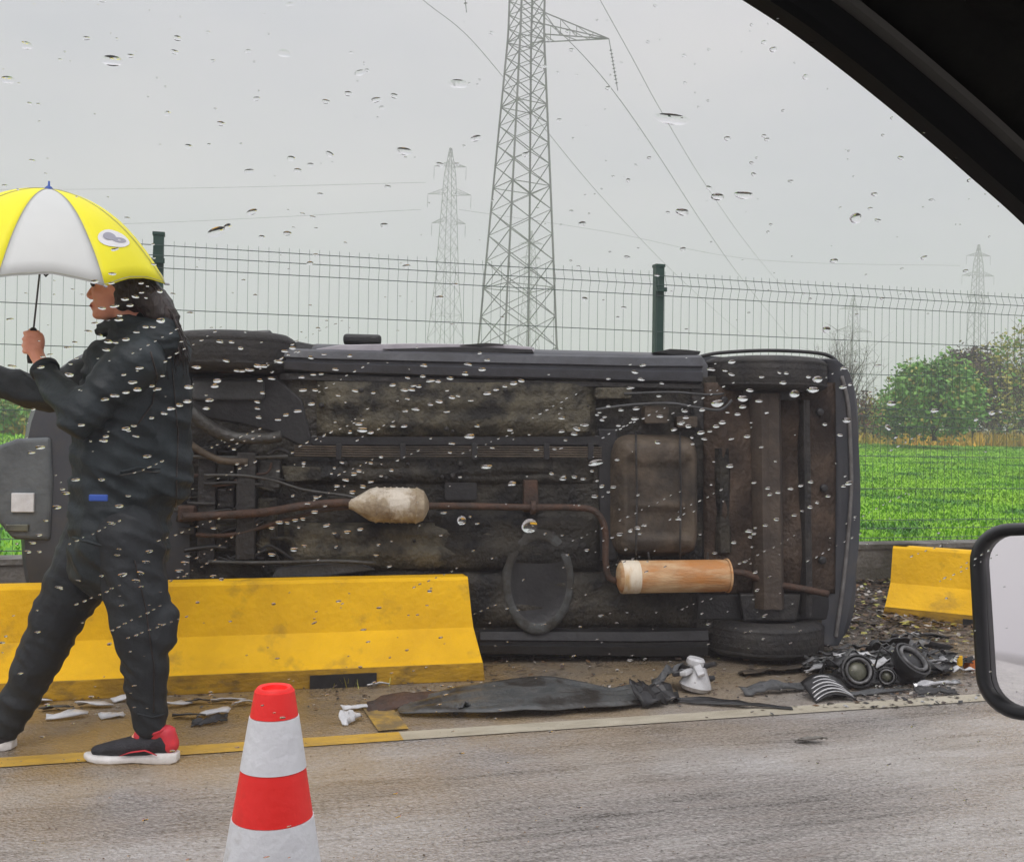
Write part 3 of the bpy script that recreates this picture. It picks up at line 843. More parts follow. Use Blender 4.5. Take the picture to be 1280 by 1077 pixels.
# engine bay and front suspension
def blk(x0, y0, x1, y1, t, d, name, m, bev=.008, rot=0):
    p = cl((x0 + x1) / 2, (y0 + y1) / 2, t); q0 = cl(x0, y0, t); q1 = cl(x1, y1, t)
    mb = MB(); mb.box((p.x, t + d / 2, p.z), (abs(q1.x - q0.x), d, abs(q1.z - q0.z)), rot=(0, rot, 0)); mb.build(name, m, CAR, bevel=bev)
blk(296, 565, 318, 700, -.10, .10, 'subframe', M['black_metal'])
blk(248, 560, 268, 705, -.06, .08, 'subframe', M['black_metal'])
blk(322, 575, 350, 612, -.05, .06, 'gearbox', M['grey_metal'], .012)
blk(322, 622, 346, 690, -.055, .06, 'sump', M['floorpan_olive'], .012)
blk(270, 572, 294, 600, -.05, .06, 'engine_block', M['grey_metal'], .01)
blk(272, 610, 293, 636, -.04, .06, 'engine_block', M['black_metal'], .01)
blk(268, 655, 296, 690, -.05, .06, 'engine_block', M['floorpan_olive'], .01)
blk(222, 632, 243, 652, -.12, .09, 'flange', M['rust'], .01)
for kk in range(7):
    blk(205 + kk * 3, 575 + kk * 14, 232 + kk * 2, 584 + kk * 14, -.05 - .01 * (kk % 3), .05, 'bracket', [M['black_metal'], M['grey_metal'], M['floorpan']][kk % 3], .005, rot=.2 * (kk % 2))
pipe([(232, 505), (250, 525), (285, 545), (330, 548), (352, 545)], -.12, [.035] * 2 + [.032] * 9 + [.027] * 10, 'control_arm', M['grey_metal'])
pipe([(228, 545), (245, 560), (275, 575), (310, 577)], -.10, .017, 'control_arm', M['tank'])
pipe([(255, 594), (300, 594), (340, 600), (380, 612), (430, 619), (445, 622)], -.10, .0075, 'gear_linkage', M['grey_metal'], 8)
pipe([(230, 570), (300, 572), (360, 570)], -.09, .010, 'drive_shaft', M['grey_metal'], 8)
pipe([(255, 605), (290, 603), (330, 606)], -.09, .009, 'steering_rod', M['black_metal'], 8)
pipe([(260, 702), (330, 703), (420, 701), (470, 704)], -.09, .010, 'anti_roll_bar', M['grey_metal'], 8)
plate([(345, 710), (440, 700), (470, 712), (400, 722), (340, 722)], -.07, .03, 'lower_arm', M['grey_plastic'], .008)
plate([(352, 582), (400, 584), (402, 600), (356, 602)], -.06, .03, 'heat_shield', M['floorpan_olive'], .006)
plate(rr(240, 475, 330, 500, 5), -.055, .04, 'splash_shield', M['grey_plastic'], .01)
for k_ in range(24):      # hoses and lugs in the engine bay
    x = random.uniform(210, 350); y = random.uniform(560, 705)
    pts = [(x, y), (x + random.uniform(10, 30), y + random.uniform(-8, 8)), (x + random.uniform(25, 55), y + random.uniform(-16, 16))]
    pipe(pts, random.uniform(-.09, -.04), random.uniform(.004, .011), 'hose', random.choice([M['black_metal'], M['black_plastic'], M['rust'], M['floorpan_olive']]), 6)
M['bumper_grey'] = mat('scuffed_grey_bumper', (.13, .145, .15), (.07, .08, .085), 5, .4, .6, bump=.2, bscale=40)
# front bumper, plate
plate([(-12, 560), (20, 548), (62, 546), (66, 600), (62, 676), (15, 674), (-14, 640)], -.03, .06, 'front_bumper', M['bumper_grey'], .02, seg=3)
blk(14, 616, 42, 640, -.045, .02, 'number_plate', M['plate'], .003)
blk(6, 655, 35, 664, -.045, .02, 'fog_lamp', M['dull_glass'], .004)
# things on the upper flank: mirror, door edge ajar, roof strip
p = cl(453, 425, .35)
mb = MB(); mb.box((p.x, .35, p.z + .0), (.20, .12, .055)); mb.build('wing_mirror', M['black_plastic'], CAR, bevel=.02, seg=4)
def slab(pts, t0, t1, name, m, bev=.003):
    poly = [uz(x, y, t0) for x, y in pts]
    mb = MB(); mb.prism(poly, t0, t1, lambda a, b, tt: (a, tt, b)); mb.build(name, m, CAR, bevel=bev)
slab([(395, 436), (425, 431), (520, 429), (640, 431), (668, 434), (668, 440), (540, 441), (400, 441)], -.02, .60, 'door', M['trim'])
slab([(478, 436), (560, 433.5), (600, 433.5), (665, 436.5), (668, 441), (600, 442), (500, 440)], -.032, .0, 'door_gap', M['black_plastic'])
slab([(575, 431), (608, 428.5), (630, 430), (600, 433)], -.032, .30, 'door_seal', M['black_plastic'], .001)
slab([(818, 440), (838, 436), (858, 437), (876, 439), (874, 443), (840, 443)], .02, .5, 'window_frame', M['black_plastic'], .001)
slab([(236, 419), (300, 414), (338, 412), (342, 424), (336, 430), (236, 440)], .16, .50, 'front_wing', M['body'], .01)
slab([(338, 428), (360, 424), (400, 432), (430, 437), (430, 442), (345, 440)], .06, .4, 'front_wing', M['grey_plastic'], .006)
# glazing and lamps on the far side of the shell (roof, windscreen side)
mb = MB(); mb.prism([(-1.25, .30), (-.82, .36), (-.82, 1.26), (-1.25, 1.32)], 0, .01, lambda a, b, t: (a, 1.02 + (a + 1.25) * .52 + t, b)); mb.build('windscreen', M['car_glass'], CAR)
mb = MB(); mb.prism([(1.50, .30), (1.72, .26), (1.72, 1.36), (1.50, 1.32)], 0, .01, lambda a, b, t: (a + .02, 1.26 - (a - 1.50) * 1.2 + t, b)); mb.build('rear_window', M['car_glass'], CAR)
for z in (.17, 1.44):
    mb = MB(); mb.box((1.872, .62, z), (.04, .24, .16)); mb.build('tail_lamp', M['red_plastic'], CAR, bevel=.01)
    mb = MB(); mb.box((-2.15, .60, z), (.16, .16, .22)); mb.build('headlamp', M['dull_glass'], CAR, bevel=.03, seg=3)

# ------------------------------------------------------------------ traffic cone
cp = ground(334, 540 + 795 * 1.15)
CONE = empty('traffic_cone', (cp.x, cp.y, 0), label='red and white banded traffic cone standing on the wet road', cat='traffic cone')
H = .75
rad = lambda z: .030 + (H - z) * (.150 - .030) / H
def band(z0, z1, name, m, out=.0):
    mb = MB(); n_ = 4
    pr = [(z0 + (z1 - z0) * i / n_, rad(z0 + (z1 - z0) * i / n_) + out) for i in range(n_ + 1)]
    mb.lathe([(z0, pr[0][1] - .006)] + pr + [(z1, pr[-1][1] - .006)], (0, 0, 0), (0, 0, 1), 48, caps=False); mb.build(name, m, CONE, auto=R(40))
zc = lambda py: 1.15 - (py - 540) / 800.0
band(zc(896), .744, 'red_band', M['cone_red'])
band(zc(961), zc(896) - .001, 'white_band', M['cone_white'], .0012)
band(zc(1022), zc(961) - .001, 'red_band', M['cone_red'])
band(zc(1120), zc(1022) - .001, 'white_band', M['cone_white'], .0012)
band(.03, zc(1120) - .001, 'red_band', M['cone_red'])
mb = MB(); mb.lathe([(.742, rad(.744) - .001), (.747, rad(.745) - .002), (.750, .026), (.748, .020), (.735, .018)], (0, 0, 0), (0, 0, 1), 40); mb.build('cone_tip', M['cone_red'], CONE, auto=R(40))
mb = MB(); mb.box((0, 0, .017), (.38, .38, .034), rot=(0, 0, R(20))); mb.build('cone_base', M['cone_black'], CONE, bevel=.012)

# ------------------------------------------------------------------ walking person
DP = 3.68
Fw = -RIGHT.copy(); Up = Vector((0, 0, 1)); Sd = -VIEW.copy()     # forward (picture left), up, towards the camera
PB = ground(150, 537.4 + 1.15 * F / DP)
PERSON = empty('person', (PB.x, PB.y, 0), label='person in dark jacket and trousers walking with an umbrella held forward', cat='person')
def J(px, py, dd=0.0):
    return at(px, py, DP + dd) - Vector((PB.x, PB.y, 0))

def balls(items, name, m, voxel, smooth_it=4, lump=0.0, lscale=8.0, parent=PERSON, hold=1.0, fold=None):
    """items: ('s', centre, radii 3, basis) or ('c', a, b, ra, rb[, flat axis, flat factor]); voxel union -> one surface"""
    bm = bmesh.new()
    def sph(c, r, basis=None, sub=2):
        res = bmesh.ops.create_icosphere(bm, subdivisions=sub, radius=1.0)
        for v_ in res['verts']:
            w = Vector((v_.co.x * r[0], v_.co.y * r[1], v_.co.z * r[2]))
            if basis is not None: w = basis @ w
            v_.co = w + c
    for it in items:
        if it[0] == 's': sph(it[1], it[2], it[3] if len(it) > 3 else None, 3)
        else:
            a, b, ra, rb = it[1:5]
            ax_ = it[5] if len(it) > 5 else None; fl = it[6] if len(it) > 6 else 1.0
            n_ = max(2, int((b - a).length / (min(ra, rb) * .28)))
            for i in range(n_ + 1):
                s = i / n_; r = ra + (rb - ra) * s
                if ax_ is None: sph(a.lerp(b, s), (r, r, r))
                else:
                    q = ax_.to_track_quat('X', 'Z').to_matrix()
                    sph(a.lerp(b, s), (r * fl, r, r), q)
    me_ = bpy.data.meshes.new(name + '_raw'); bm.to_mesh(me_); bm.free()
    o = bpy.data.objects.new('tmp', me_); COL.objects.link(o)
    rm = o.modifiers.new('r', 'REMESH'); rm.mode = 'VOXEL'; rm.voxel_size = voxel
    sm_ = o.modifiers.new('s', 'SMOOTH'); sm_.iterations = smooth_it; sm_.factor = .5
    bpy.context.view_layer.update()
    me2 = evaluated(o)
    if lump:
        nrm = np.empty(len(me2.vertices) * 3, np.float32); me2.vertices.foreach_get('normal', nrm); nrm = nrm.reshape(-1, 3)
        for i, v_ in enumerate(me2.vertices):
            c = v_.co
            w = noise.noise(Vector((c.x * lscale, c.y * lscale, c.z * lscale * 1.7)))
            w2 = abs(noise.noise(Vector((c.x * lscale * 1.1 + 3, c.y * lscale + 7, c.z * lscale * 3.2 + c.x * 9))))
            w = lump * (w * .6 + (.28 - w2) * 1.5)
            v_.co = c + Vector(nrm[i].tolist()) * w
    return link(name, me2, m, parent, True)

HB = Matrix((Fw, Sd, Up)).transposed()        # columns: forward, side, up
hc = J(150, 361)
head = hc
def hp(f, s, u): return head + Fw * f + Sd * s + Up * u
neck_b = J(176, 412, .02)
body_items = [
    ('s', hp(-.012, 0, .030), (.098, .076, .092), HB), ('s', hp(.022, 0, -.020), (.070, .064, .088), HB),
    ('s', hp(.048, 0, -.078), (.042, .042, .034), HB), ('s', hp(.076, 0, -.092), (.020, .022, .018), HB),
    ('c', hp(.086, 0, .012), hp(.108, 0, -.024), .010, .012), ('s', hp(.100, 0, -.030), (.014, .018, .009), HB),
    ('s', hp(.090, 0, -.056), (.014, .024, .007), HB), ('s', hp(.088, 0, -.070), (.014, .022, .007), HB),
    ('s', hp(.074, .0, .034), (.018, .052, .012), HB), ('s', hp(.058, .040, -.020), (.026, .020, .022), HB), ('s', hp(.058, -.040, -.020), (.026, .020, .022), HB),
    ('s', hp(-.008, .074, -.008), (.018, .008, .032), HB), ('s', hp(-.008, -.074, -.008), (.018, .008, .032), HB),
    ('c', hp(-.025, 0, -.06), neck_b, .056, .062)]
sh_n, sh_f = J(172, 450, -.17), J(168, 446, .19)
chest, belly, hips = J(160, 480, .02), J(152, 570, .02), J(143, 650, .02)
body_items += [('c', neck_b, chest, .07, .12, Sd, 1.2), ('c', chest, belly, .125, .115, Sd, 1.25), ('c', belly, hips, .115, .125, Sd, 1.25),
               ('c', neck_b, sh_n, .055, .055), ('c', neck_b, sh_f, .055, .055)]
el_n, wr_n = J(100, 520, -.22), J(52, 456, -.10)
el_f, wr_f = J(62, 492, .22), J(-38, 468, .20)
body_items += [('c', sh_n, el_n, .050, .040), ('c', el_n, wr_n, .040, .027), ('c', sh_f, el_f, .050, .040), ('c', el_f, wr_f, .040, .027)]
hip_n, kn_n, an_n = J(158, 665, -.07), J(176, 780, -.08), J(190, 905, -.06)
hip_f, kn_f, an_f = J(128, 665, .08), J(72, 772, .07), J(8, 915, .06)
body_items += [('c', hip_n, kn_n, .085, .055), ('c', kn_n, an_n, .053, .036), ('c', hip_f, kn_f, .085, .055), ('c', kn_f, an_f, .053, .036),
               ('c', an_n, J(165, 932, -.06), .034, .022), ('c', an_f, J(-25, 932, .06), .034, .022)]
# near hand, closed round the umbrella shaft; shaft passes through hand_c
hand_c = J(40, 429, -.07)
apex = J(61, 236, -.02)
shaft_d = (apex - hand_c).normalized()
side_h = shaft_d.cross(Sd).normalized()       # along the picture, left or right
if side_h.dot(Fw) < 0: side_h = -side_h
body_items += [('c', wr_n, hand_c - side_h * .018 - shaft_d * .030 + Sd * .004, .024, .026), ('s', hand_c - side_h * .026 + Sd * .006, (.020, .022, .042), Matrix((side_h, Sd, shaft_d)).transposed())]
for k in range(4):
    o_ = shaft_d * (.034 - .0215 * k)
    ln = (1, 1.06, 1.0, .85)[k]
    a0 = hand_c + o_ - side_h * .020 + Sd * .022; a1 = hand_c + o_ + side_h * .006 * ln + Sd * .027; a2 = hand_c + o_ + side_h * .026 * ln + Sd * .004; a3 = hand_c + o_ + side_h * .010 - Sd * .018
    body_items += [('c', a0, a1, .0098, .0092), ('c', a1, a2, .0092, .0085), ('c', a2, a3, .0085, .0078)]
t0 = hand_c - side_h * .028 + shaft_d * .012 - Sd * .010
body_items += [('c', t0, hand_c + shaft_d * .040 - side_h * .006 - Sd * .022, .012, .010), ('c', hand_c + shaft_d * .040 - side_h * .006 - Sd * .022, hand_c + shaft_d * .046 + side_h * .016 - Sd * .012, .010, .0085)]
# far hand, relaxed, reaching ahead (just outside the frame)
hf = wr_f + Fw * .07
body_items += [('c', wr_f, hf, .026, .030, Sd, .6)]
for k in range(4):
    b0 = hf + Fw * .02 + Up * (.026 - .018 * k); ln = (.9, 1.05, 1, .8)[k]
    body_items += [('c', b0, b0 + Fw * .035 * ln - Sd * .004, .0095, .009), ('c', b0 + Fw * .035 * ln - Sd * .004, b0 + Fw * .062 * ln - Up * .012 * ln, .009, .0078)]
body_items += [('c', wr_f + Fw * .03 + Up * .02, wr_f + Fw * .07 + Up * .052, .011, .009)]
balls(body_items, 'body', M['skin'], .0052, 3)
for s in (1, -1):
    mb = MB(); mb.lathe([(-.010, .002), (-.006, .008), (0, .011), (.006, .008), (.010, .002)], hp(.083, .030 * s, .012), Fw, 12); mb.build('eye', M['eye'], PERSON, True)
    mb = MB(); mb.tube([hp(.093, .012 * s, .034), hp(.092, .030 * s, .040), hp(.078, .050 * s, .034)], .0045, 6); mb.build('eyebrow', M['hair'], PERSON, True)
mb = MB(); mb.tube([hp(.094, -.022, -.064), hp(.103, 0, -.062), hp(.094, .022, -.064)], .0045, 6); mb.build('lips', M['lips'], PERSON, True)
# hair: cap and a long fall down the back
hair = [('s', hp(-.030, 0, .045), (.096, .086, .094), HB), ('s', hp(-.055, 0, -.01), (.072, .082, .09), HB), ('s', hp(.030, 0, .088), (.058, .070, .038), HB),
        ('c', hp(-.02, .066, .02), hp(-.035, .066, -.06), .030, .028), ('c', hp(-.02, -.066, .02), hp(-.035, -.066, -.06), .030, .028),
        ('c', hp(-.085, .02, .0), J(205, 395, -.02), .058, .055, Sd, 1.3), ('c', J(205, 395, -.02), J(214, 428, -.03), .055, .038, Sd, 1.2), ('c', J(214, 428, -.03), J(219, 455, -.03), .036, .016)]
balls(hair, 'hair', M['hair'], .006, 2, lump=.007, lscale=12)
sb = MB(); hr_ = random.Random(12)
for k in range(150):
    a0 = hr_.uniform(-1, 1); p0 = hp(hr_.uniform(-.10, -.03), .07 * a0, hr_.uniform(-.02, .07)); s_e = hr_.uniform(-14, 12)
    p1 = J(206 + s_e * .6 + hr_.uniform(-6, 6), 392 + hr_.uniform(-8, 8), -.02 - .05 * a0); p2 = J(216 + s_e + hr_.uniform(-6, 8), 432 + hr_.uniform(-12, 16), -.03 - .05 * a0); p3 = p2 + J(4 + hr_.uniform(-5, 6), hr_.uniform(8, 30), 0) - J(0, 0, 0)
    sb.tube([p0, p1, p2, p3], [.0022, .003, .0024, .0008], 4)
sb.build('hair_strands', M['hair'], PERSON, True)
# jacket
jk = [('c', J(180, 418, .02), J(165, 470, .02), .085, .135, Sd, 1.35), ('c', J(165, 470, .02), J(155, 570, .02), .165, .170, Sd, 1.3), ('c', J(155, 570, .02), J(150, 672, .02), .170, .178, Sd, 1.18),
      ('c', J(150, 672, .02), J(148, 690, .02), .178, .172, Sd, 1.1),
      ('c', J(182, 425, .02), sh_n + Up * .0, .075, .085), ('c', J(182, 425, .02), sh_f, .075, .085),
      ('c', J(205, 440, .02), J(205, 600, .02), .085, .095, Sd, 1.3),
      ('c', sh_n, el_n, .082, .070), ('c', el_n, J(60, 470, -.12), .070, .046), ('c', J(60, 470, -.12), J(57, 463, -.11), .050, .048),
      ('c', sh_f, el_f, .082, .070), ('c', el_f, J(-20, 472, .20), .070, .048)]
JK = balls(jk, 'jacket', M['jacket'], .009, 4, lump=.022, lscale=5)
# collar / hood folded at the neck
ho = [('c', J(178, 420, -.10), J(205, 426, -.08), .050, .055), ('c', J(150, 425, -.06), J(178, 420, -.10), .045, .050), ('c', J(160, 404, -.075), J(205, 412, -.06), .030, .040), ('c', J(160, 404, .09), J(205, 412, .08), .030, .040), ('c', J(205, 412, -.06), J(205, 412, .08), .045, .045), ('c', J(128, 412, .01), J(160, 404, -.075), .028, .032), ('c', J(128, 412, .01), J(160, 404, .09), .028, .032)]
balls(ho, 'hood', M['jacket'], .007, 3, lump=.010, lscale=14)
# trousers
tr = [('c', J(145, 640, .02), J(145, 672, .02), .155, .150, Sd, 1.15), ('c', hip_n, kn_n, .130, .100), ('c', kn_n, J(188, 905, -.06), .100, .056), ('c', J(200, 778, -.08), J(196, 800, -.08), .07, .07),
      ('c', hip_f, kn_f, .130, .098), ('c', kn_f, J(10, 907, .06), .098, .056)]
TR = balls(tr, 'trousers', M['trousers'], .009, 4, lump=.013, lscale=5)
balls([('c', an_n, J(182, 925, -.06), .042, .036), ('c', an_f, J(0, 925, .06), .042, .036)], 'socks', M['shoe'], .006, 3)
# jacket card: small blue tag at the hip
mb = MB(); p = J(123, 622, -.24); mb.box(p, (.062, .012, .022), rot=(0, 0, -YAW)); mb.build('blue_tag', M['blue'], PERSON, bevel=.004)

from mathutils.bvhtree import BVHTree
def seam(ob, px_pts, r, name, m, lift=.002, step=6):
    """a cord or band sewn on the near side of a garment along the given line"""
    bv = BVHTree.FromPolygons([v_.co for v_ in ob.data.vertices], [tuple(p_.vertices) for p_ in ob.data.polygons])
    o0 = EYE - Vector((PB.x, PB.y, 0)); out = []
    for (x0, y0), (x1, y1) in zip(px_pts, px_pts[1:]):
        n_ = max(1, int(math.hypot(x1 - x0, y1 - y0) / step))
        for i in range(n_ + 1):
            d = ray(x0 + (x1 - x0) * i / n_, y0 + (y1 - y0) * i / n_).normalized(); h = bv.ray_cast(o0, d)
            if h[0] is not None and (not out or (h[0] - out[-1]).length > .004) and (not out or (h[0] - out[-1]).length < .12): out.append(h[0] + h[1] * lift)
    if len(out) < 2: return
    mb = MB(); mb.tube(out, r, 6); mb.build(name, m, PERSON, True)
seam(JK, [(188, 440), (196, 470), (190, 505), (172, 530)], .0028, 'sleeve_seam', M['hair'])
seam(JK, [(150, 590), (172, 584), (200, 586)], .0045, 'pocket_flap', M['jacket'])
seam(JK, [(150, 594), (175, 589), (200, 590)], .0022, 'zip', M['grey_metal'])
seam(JK, [(92, 672), (130, 682), (180, 684), (226, 676)], .0060, 'hem_band', M['jacket'])
seam(JK, [(215, 460), (222, 540), (220, 620), (218, 670)], .0022, 'back_seam', M['hair'])
seam(TR, [(168, 700), (182, 760), (192, 830), (192, 890)], .0022, 'side_seam', M['hair'])
seam(TR, [(172, 892), (190, 896), (206, 892)], .0040, 'trouser_hem', M['trousers'])
ax_c = (wr_n - el_n).normalized()
mb = MB(); mb.lathe([(-.012, .040), (-.008, .049), (.008, .049), (.014, .040)], J(56, 462, -.11), (hand_c - el_n), 24); mb.build('cuff', M['jacket'], PERSON, True)

M['shoe_black'] = mat('black_shoe_upper', (.010, .010, .014), (.024, .024, .030), 22, .65, bump=.3, bscale=150)
def shoe(toe_px, heel_px, sole_py, dd, lift=0.0):
    e = empty('shoe', (0, 0, 0)); e.parent = PERSON
    a = J(heel_px, sole_py, dd); b = J(toe_px, sole_py, dd); a.z = b.z = lift; f = (b - a); L = f.length; f.normalize(); s = f.cross(Up)
    Bm = Matrix((f, s, Up)).transposed()
    def sec(x, w, h0, h1): return [(a + f * x + s * w * c_ + Up * (h0 + (h1 - h0) * k_)) for c_, k_ in ((-1, 0), (-1.02, .6), (-.8, 1), (.8, 1), (1.02, .6), (1, 0))]
    st = [(0.0, .022, .004, .034), (.02, .034, .0, .036), (.08, .036, .0, .034), (.15, .034, .003, .026), (.22, .044, .0, .024), (.27, .040, .0, .024), (L - .02, .028, .004, .026), (L, .012, .012, .028)]
    vs = []; 
    for x in st: vs += sec(*x)
    n_ = 6; fs = [(i * n_ + j, i * n_ + (j + 1) % n_, (i + 1) * n_ + (j + 1) % n_, (i + 1) * n_ + j) for i in range(len(st) - 1) for j in range(n_)]
    fs += [tuple(range(n_)), tuple(reversed(range((len(st) - 1) * n_, len(st) * n_)))]
    mb = MB(); mb.add(vs, fs); mb.build('sole', M['sole'], e, True, bevel=.003)
    q = lambda x, y, z: a + f * x + s * y + Up * z
    balls([('c', q(.045, 0, .065), q(.10, 0, .070), .040, .040, s, .85), ('c', q(.10, 0, .062), q(.22, 0, .045), .042, .028, s, 1.25), ('c', q(.22, 0, .045), q(L - .04, 0, .036), .028, .018, s, 1.35), ('c', q(.055, 0, .07), q(.07, 0, .095), .040, .036, s, .85)],
          'shoe_upper', M['shoe_black'], .005, 3, parent=e)
    balls([('c', q(.028, 0, .060), q(.040, 0, .098), .031, .030, s, 1.1), ('c', q(.075, 0, .104), q(.130, 0, .088), .034, .028, s, 1.15), ('c', q(.125, 0, .080), q(.15, 0, .070), .024, .016, s, 1.2)], 'red_panel', M['shoe_red'], .005, 3, parent=e)
    for sd in (-1, 1):
        mb = MB(); mb.tube([q(.06, .046 * sd, .035), q(.10, .047 * sd, .052), q(.15, .045 * sd, .044), q(.19, .043 * sd, .030)], [.003, .007, .006, .002], 8, flat=.4); mb.build('side_stripe', M['shoe_red'], e, True)
    mb = MB(); mb.lathe([(0, .036), (.004, .042), (.010, .042), (.014, .036)], q(.075, 0, .100), f * .35 + Up, 20); mb.build('collar', M['shoe_red'], e, True)
    mb = MB(); mb.tube([q(.028, 0, .07), q(.022, 0, .10), q(.018, 0, .118)], [.010, .012, .006], 8); mb.build('heel_tab', M['shoe_red'], e, True)
    mb = MB()
    for k in range(4): mb.tube([q(.10 + .022 * k, -.030, .085 - .009 * k), q(.108 + .022 * k, 0, .107 - .010 * k), q(.10 + .022 * k, .030, .085 - .009 * k)], .0028, 5)
    mb.build('laces', M['sole'], e, True)
shoe(106, 223, 944, -.06)
shoe(-92, 18, 944, .06)

# ------------------------------------------------------------------ umbrella
tipw = at(61, 236, DP - .13)
tilt_cam, tilt_r = R(12.0), R(6.5)
axis_u = (Up * 1 - VIEW * math.tan(tilt_cam) + RIGHT * math.tan(tilt_r)).normalized()   # top leans away from the camera and to the right
Ru = .405; rise = .275
UMB = empty('umbrella', tipw, 0, label='small yellow and white umbrella held over the walker', cat='umbrella')
zc_ = axis_u; xc_ = (RIGHT - zc_ * RIGHT.dot(zc_)).normalized(); yc_ = zc_.cross(xc_)
UMB.matrix_world = Matrix.Translation(tipw) @ Matrix((xc_, yc_, zc_)).transposed().to_4x4()
def canopy(az, r):
    """az in panel coordinates, r 0..1; local point below the tip"""
    pa = math.pi / 4
    ph = ((az + 1e-9) % pa) / pa
    sag = math.sin(ph * math.pi)
    rr_ = Ru * r * (1 - .075 * sag * r * r)
    z = -rise * (r ** 2.1) * (1 - .06 * sag * r) + .006 * sag * r + .0035 * r * noise.noise(Vector((math.sin(az) * 6, math.cos(az) * 6, r * 5)))
    a = az + OFF
    return Vector((rr_ * math.sin(a), -rr_ * math.cos(a), z))
OFF = R(4)
for k in range(8):
    na, nr = 8, 12; vs = []; fs = []
    for i in range(nr + 1):
        for j in range(na + 1):
            vs.append(canopy(k * math.pi / 4 + math.pi / 4 * min(j / na, .9999), max(.02, i / nr)))
    for i in range(nr):
        for j in range(na): fs.append((i * (na + 1) + j, (i + 1) * (na + 1) + j, (i + 1) * (na + 1) + j + 1, i * (na + 1) + j + 1))
    mb = MB(); mb.add(vs, fs)
    o = mb.build('canopy_panel', M['umb_white'] if k in (0, 4) else M['umb_yellow'], UMB, True)
    s_ = o.modifiers.new('t', 'SOLIDIFY'); s_.thickness = .0012; s_.offset = -1
    # rib under each seam
    mb = MB(); mb.tube([canopy(k * math.pi / 4 + .0001, r) + Vector((0, 0, -.004)) for r in (.03, .25, .5, .75, 1.0)] , .0018, 5); mb.build('rib', M['grey_metal'], UMB)
    mb = MB(); mb.tube([canopy(k * math.pi / 4 + .0001, .5) + Vector((0, 0, -.006)), Vector((0, 0, -.30))], .0015, 5); mb.build('stretcher', M['grey_metal'], UMB)
    mb = MB(); p = canopy(k * math.pi / 4 + .0001, 1.0); mb.lathe([(0, .004), (.012, .004), (.016, .001)], p, (p.x, p.y, -.02), 8); mb.build('rib_tip', M['umb_print'], UMB)
M['seam_thread'] = mat('grey_seam_thread', (.50, .49, .36), (.38, .38, .30), 30, .7)
def emblem(k, r0, a0, da, dr, name, m, up, shape):
    vs = []; fs = []
    n_ = 20
    c = canopy(k * math.pi / 4 + math.pi / 4 * a0, r0)
    def P_(a, r):
        p = canopy(k * math.pi / 4 + math.pi / 4 * a, r); e1 = canopy(k * math.pi / 4 + math.pi / 4 * (a + .01), r) - p; e2 = canopy(k * math.pi / 4 + math.pi / 4 * a, r + .01) - p
        nn_ = e2.cross(e1).normalized(); nn_ = nn_ if nn_.z > 0 else -nn_
        return p + nn_ * up
    out = [P_(a0 + da * math.cos(2 * math.pi * i / n_) * shape[0], r0 + dr * math.sin(2 * math.pi * i / n_)) for i in range(n_)]
    inn = [P_(a0 + da * math.cos(2 * math.pi * i / n_) * shape[1], r0 + dr * shape[1] * math.sin(2 * math.pi * i / n_)) for i in range(n_)]
    vs = out + inn; fs = [(i, (i + 1) % n_, n_ + (i + 1) % n_, n_ + i) for i in range(n_)]
    if shape[1] < .2: fs.append(tuple(range(n_, 2 * n_)))
    mb = MB(); mb.add(vs, fs); mb.build(name, m, UMB, True)
for k in (1, 7):
    emblem(k, .73, .46, .32, .070, 'emblem', M['umb_print_white'], .0015, (1, .1))
    emblem(k, .715, .38, .13, .030, 'emblem', M['umb_print'], .0022, (1, .1))
    emblem(k, .745, .54, .15, .022, 'emblem', M['umb_print'], .0022, (1, .25))
for k in range(8):          # stitched seams and the turned hem
    mb = MB(); mb.tube([canopy(k * math.pi / 4 + .0001, .02 + .98 * i / 14) + Vector((0, 0, .0012)) for i in range(15)], .0011, 4); mb.build('seam', M['seam_thread'], UMB)
    mb = MB(); mb.tube([canopy(k * math.pi / 4 + math.pi / 4 * min(.9999, i / 10), .992) + Vector((0, 0, .001)) for i in range(11)], .0013, 4); mb.build('hem', M['seam_thread'], UMB)
grip = UMB.matrix_world.inverted() @ (hand_c + Vector((PB.x, PB.y, 0)))
gdir = grip.normalized()
mb = MB(); mb.tube([(0, 0, .002), grip * .5, grip - gdir * .05], .0032, 10); mb.build('shaft', M['steel'], UMB, True)
mb = MB(); mb.tube([grip - gdir * .055, grip - gdir * .05, grip + gdir * .05, grip + gdir * .07], [.006, .011, .012, .008], 12); mb.build('handle', M['cone_black'], UMB, True)
mb = MB(); mb.tube([(0, 0, -.004), (0, 0, .006), (0, 0, .010), (0, 0, .026)], [.018, .010, .004, .003], 12); mb.build('tip', M['blue'], UMB, True)

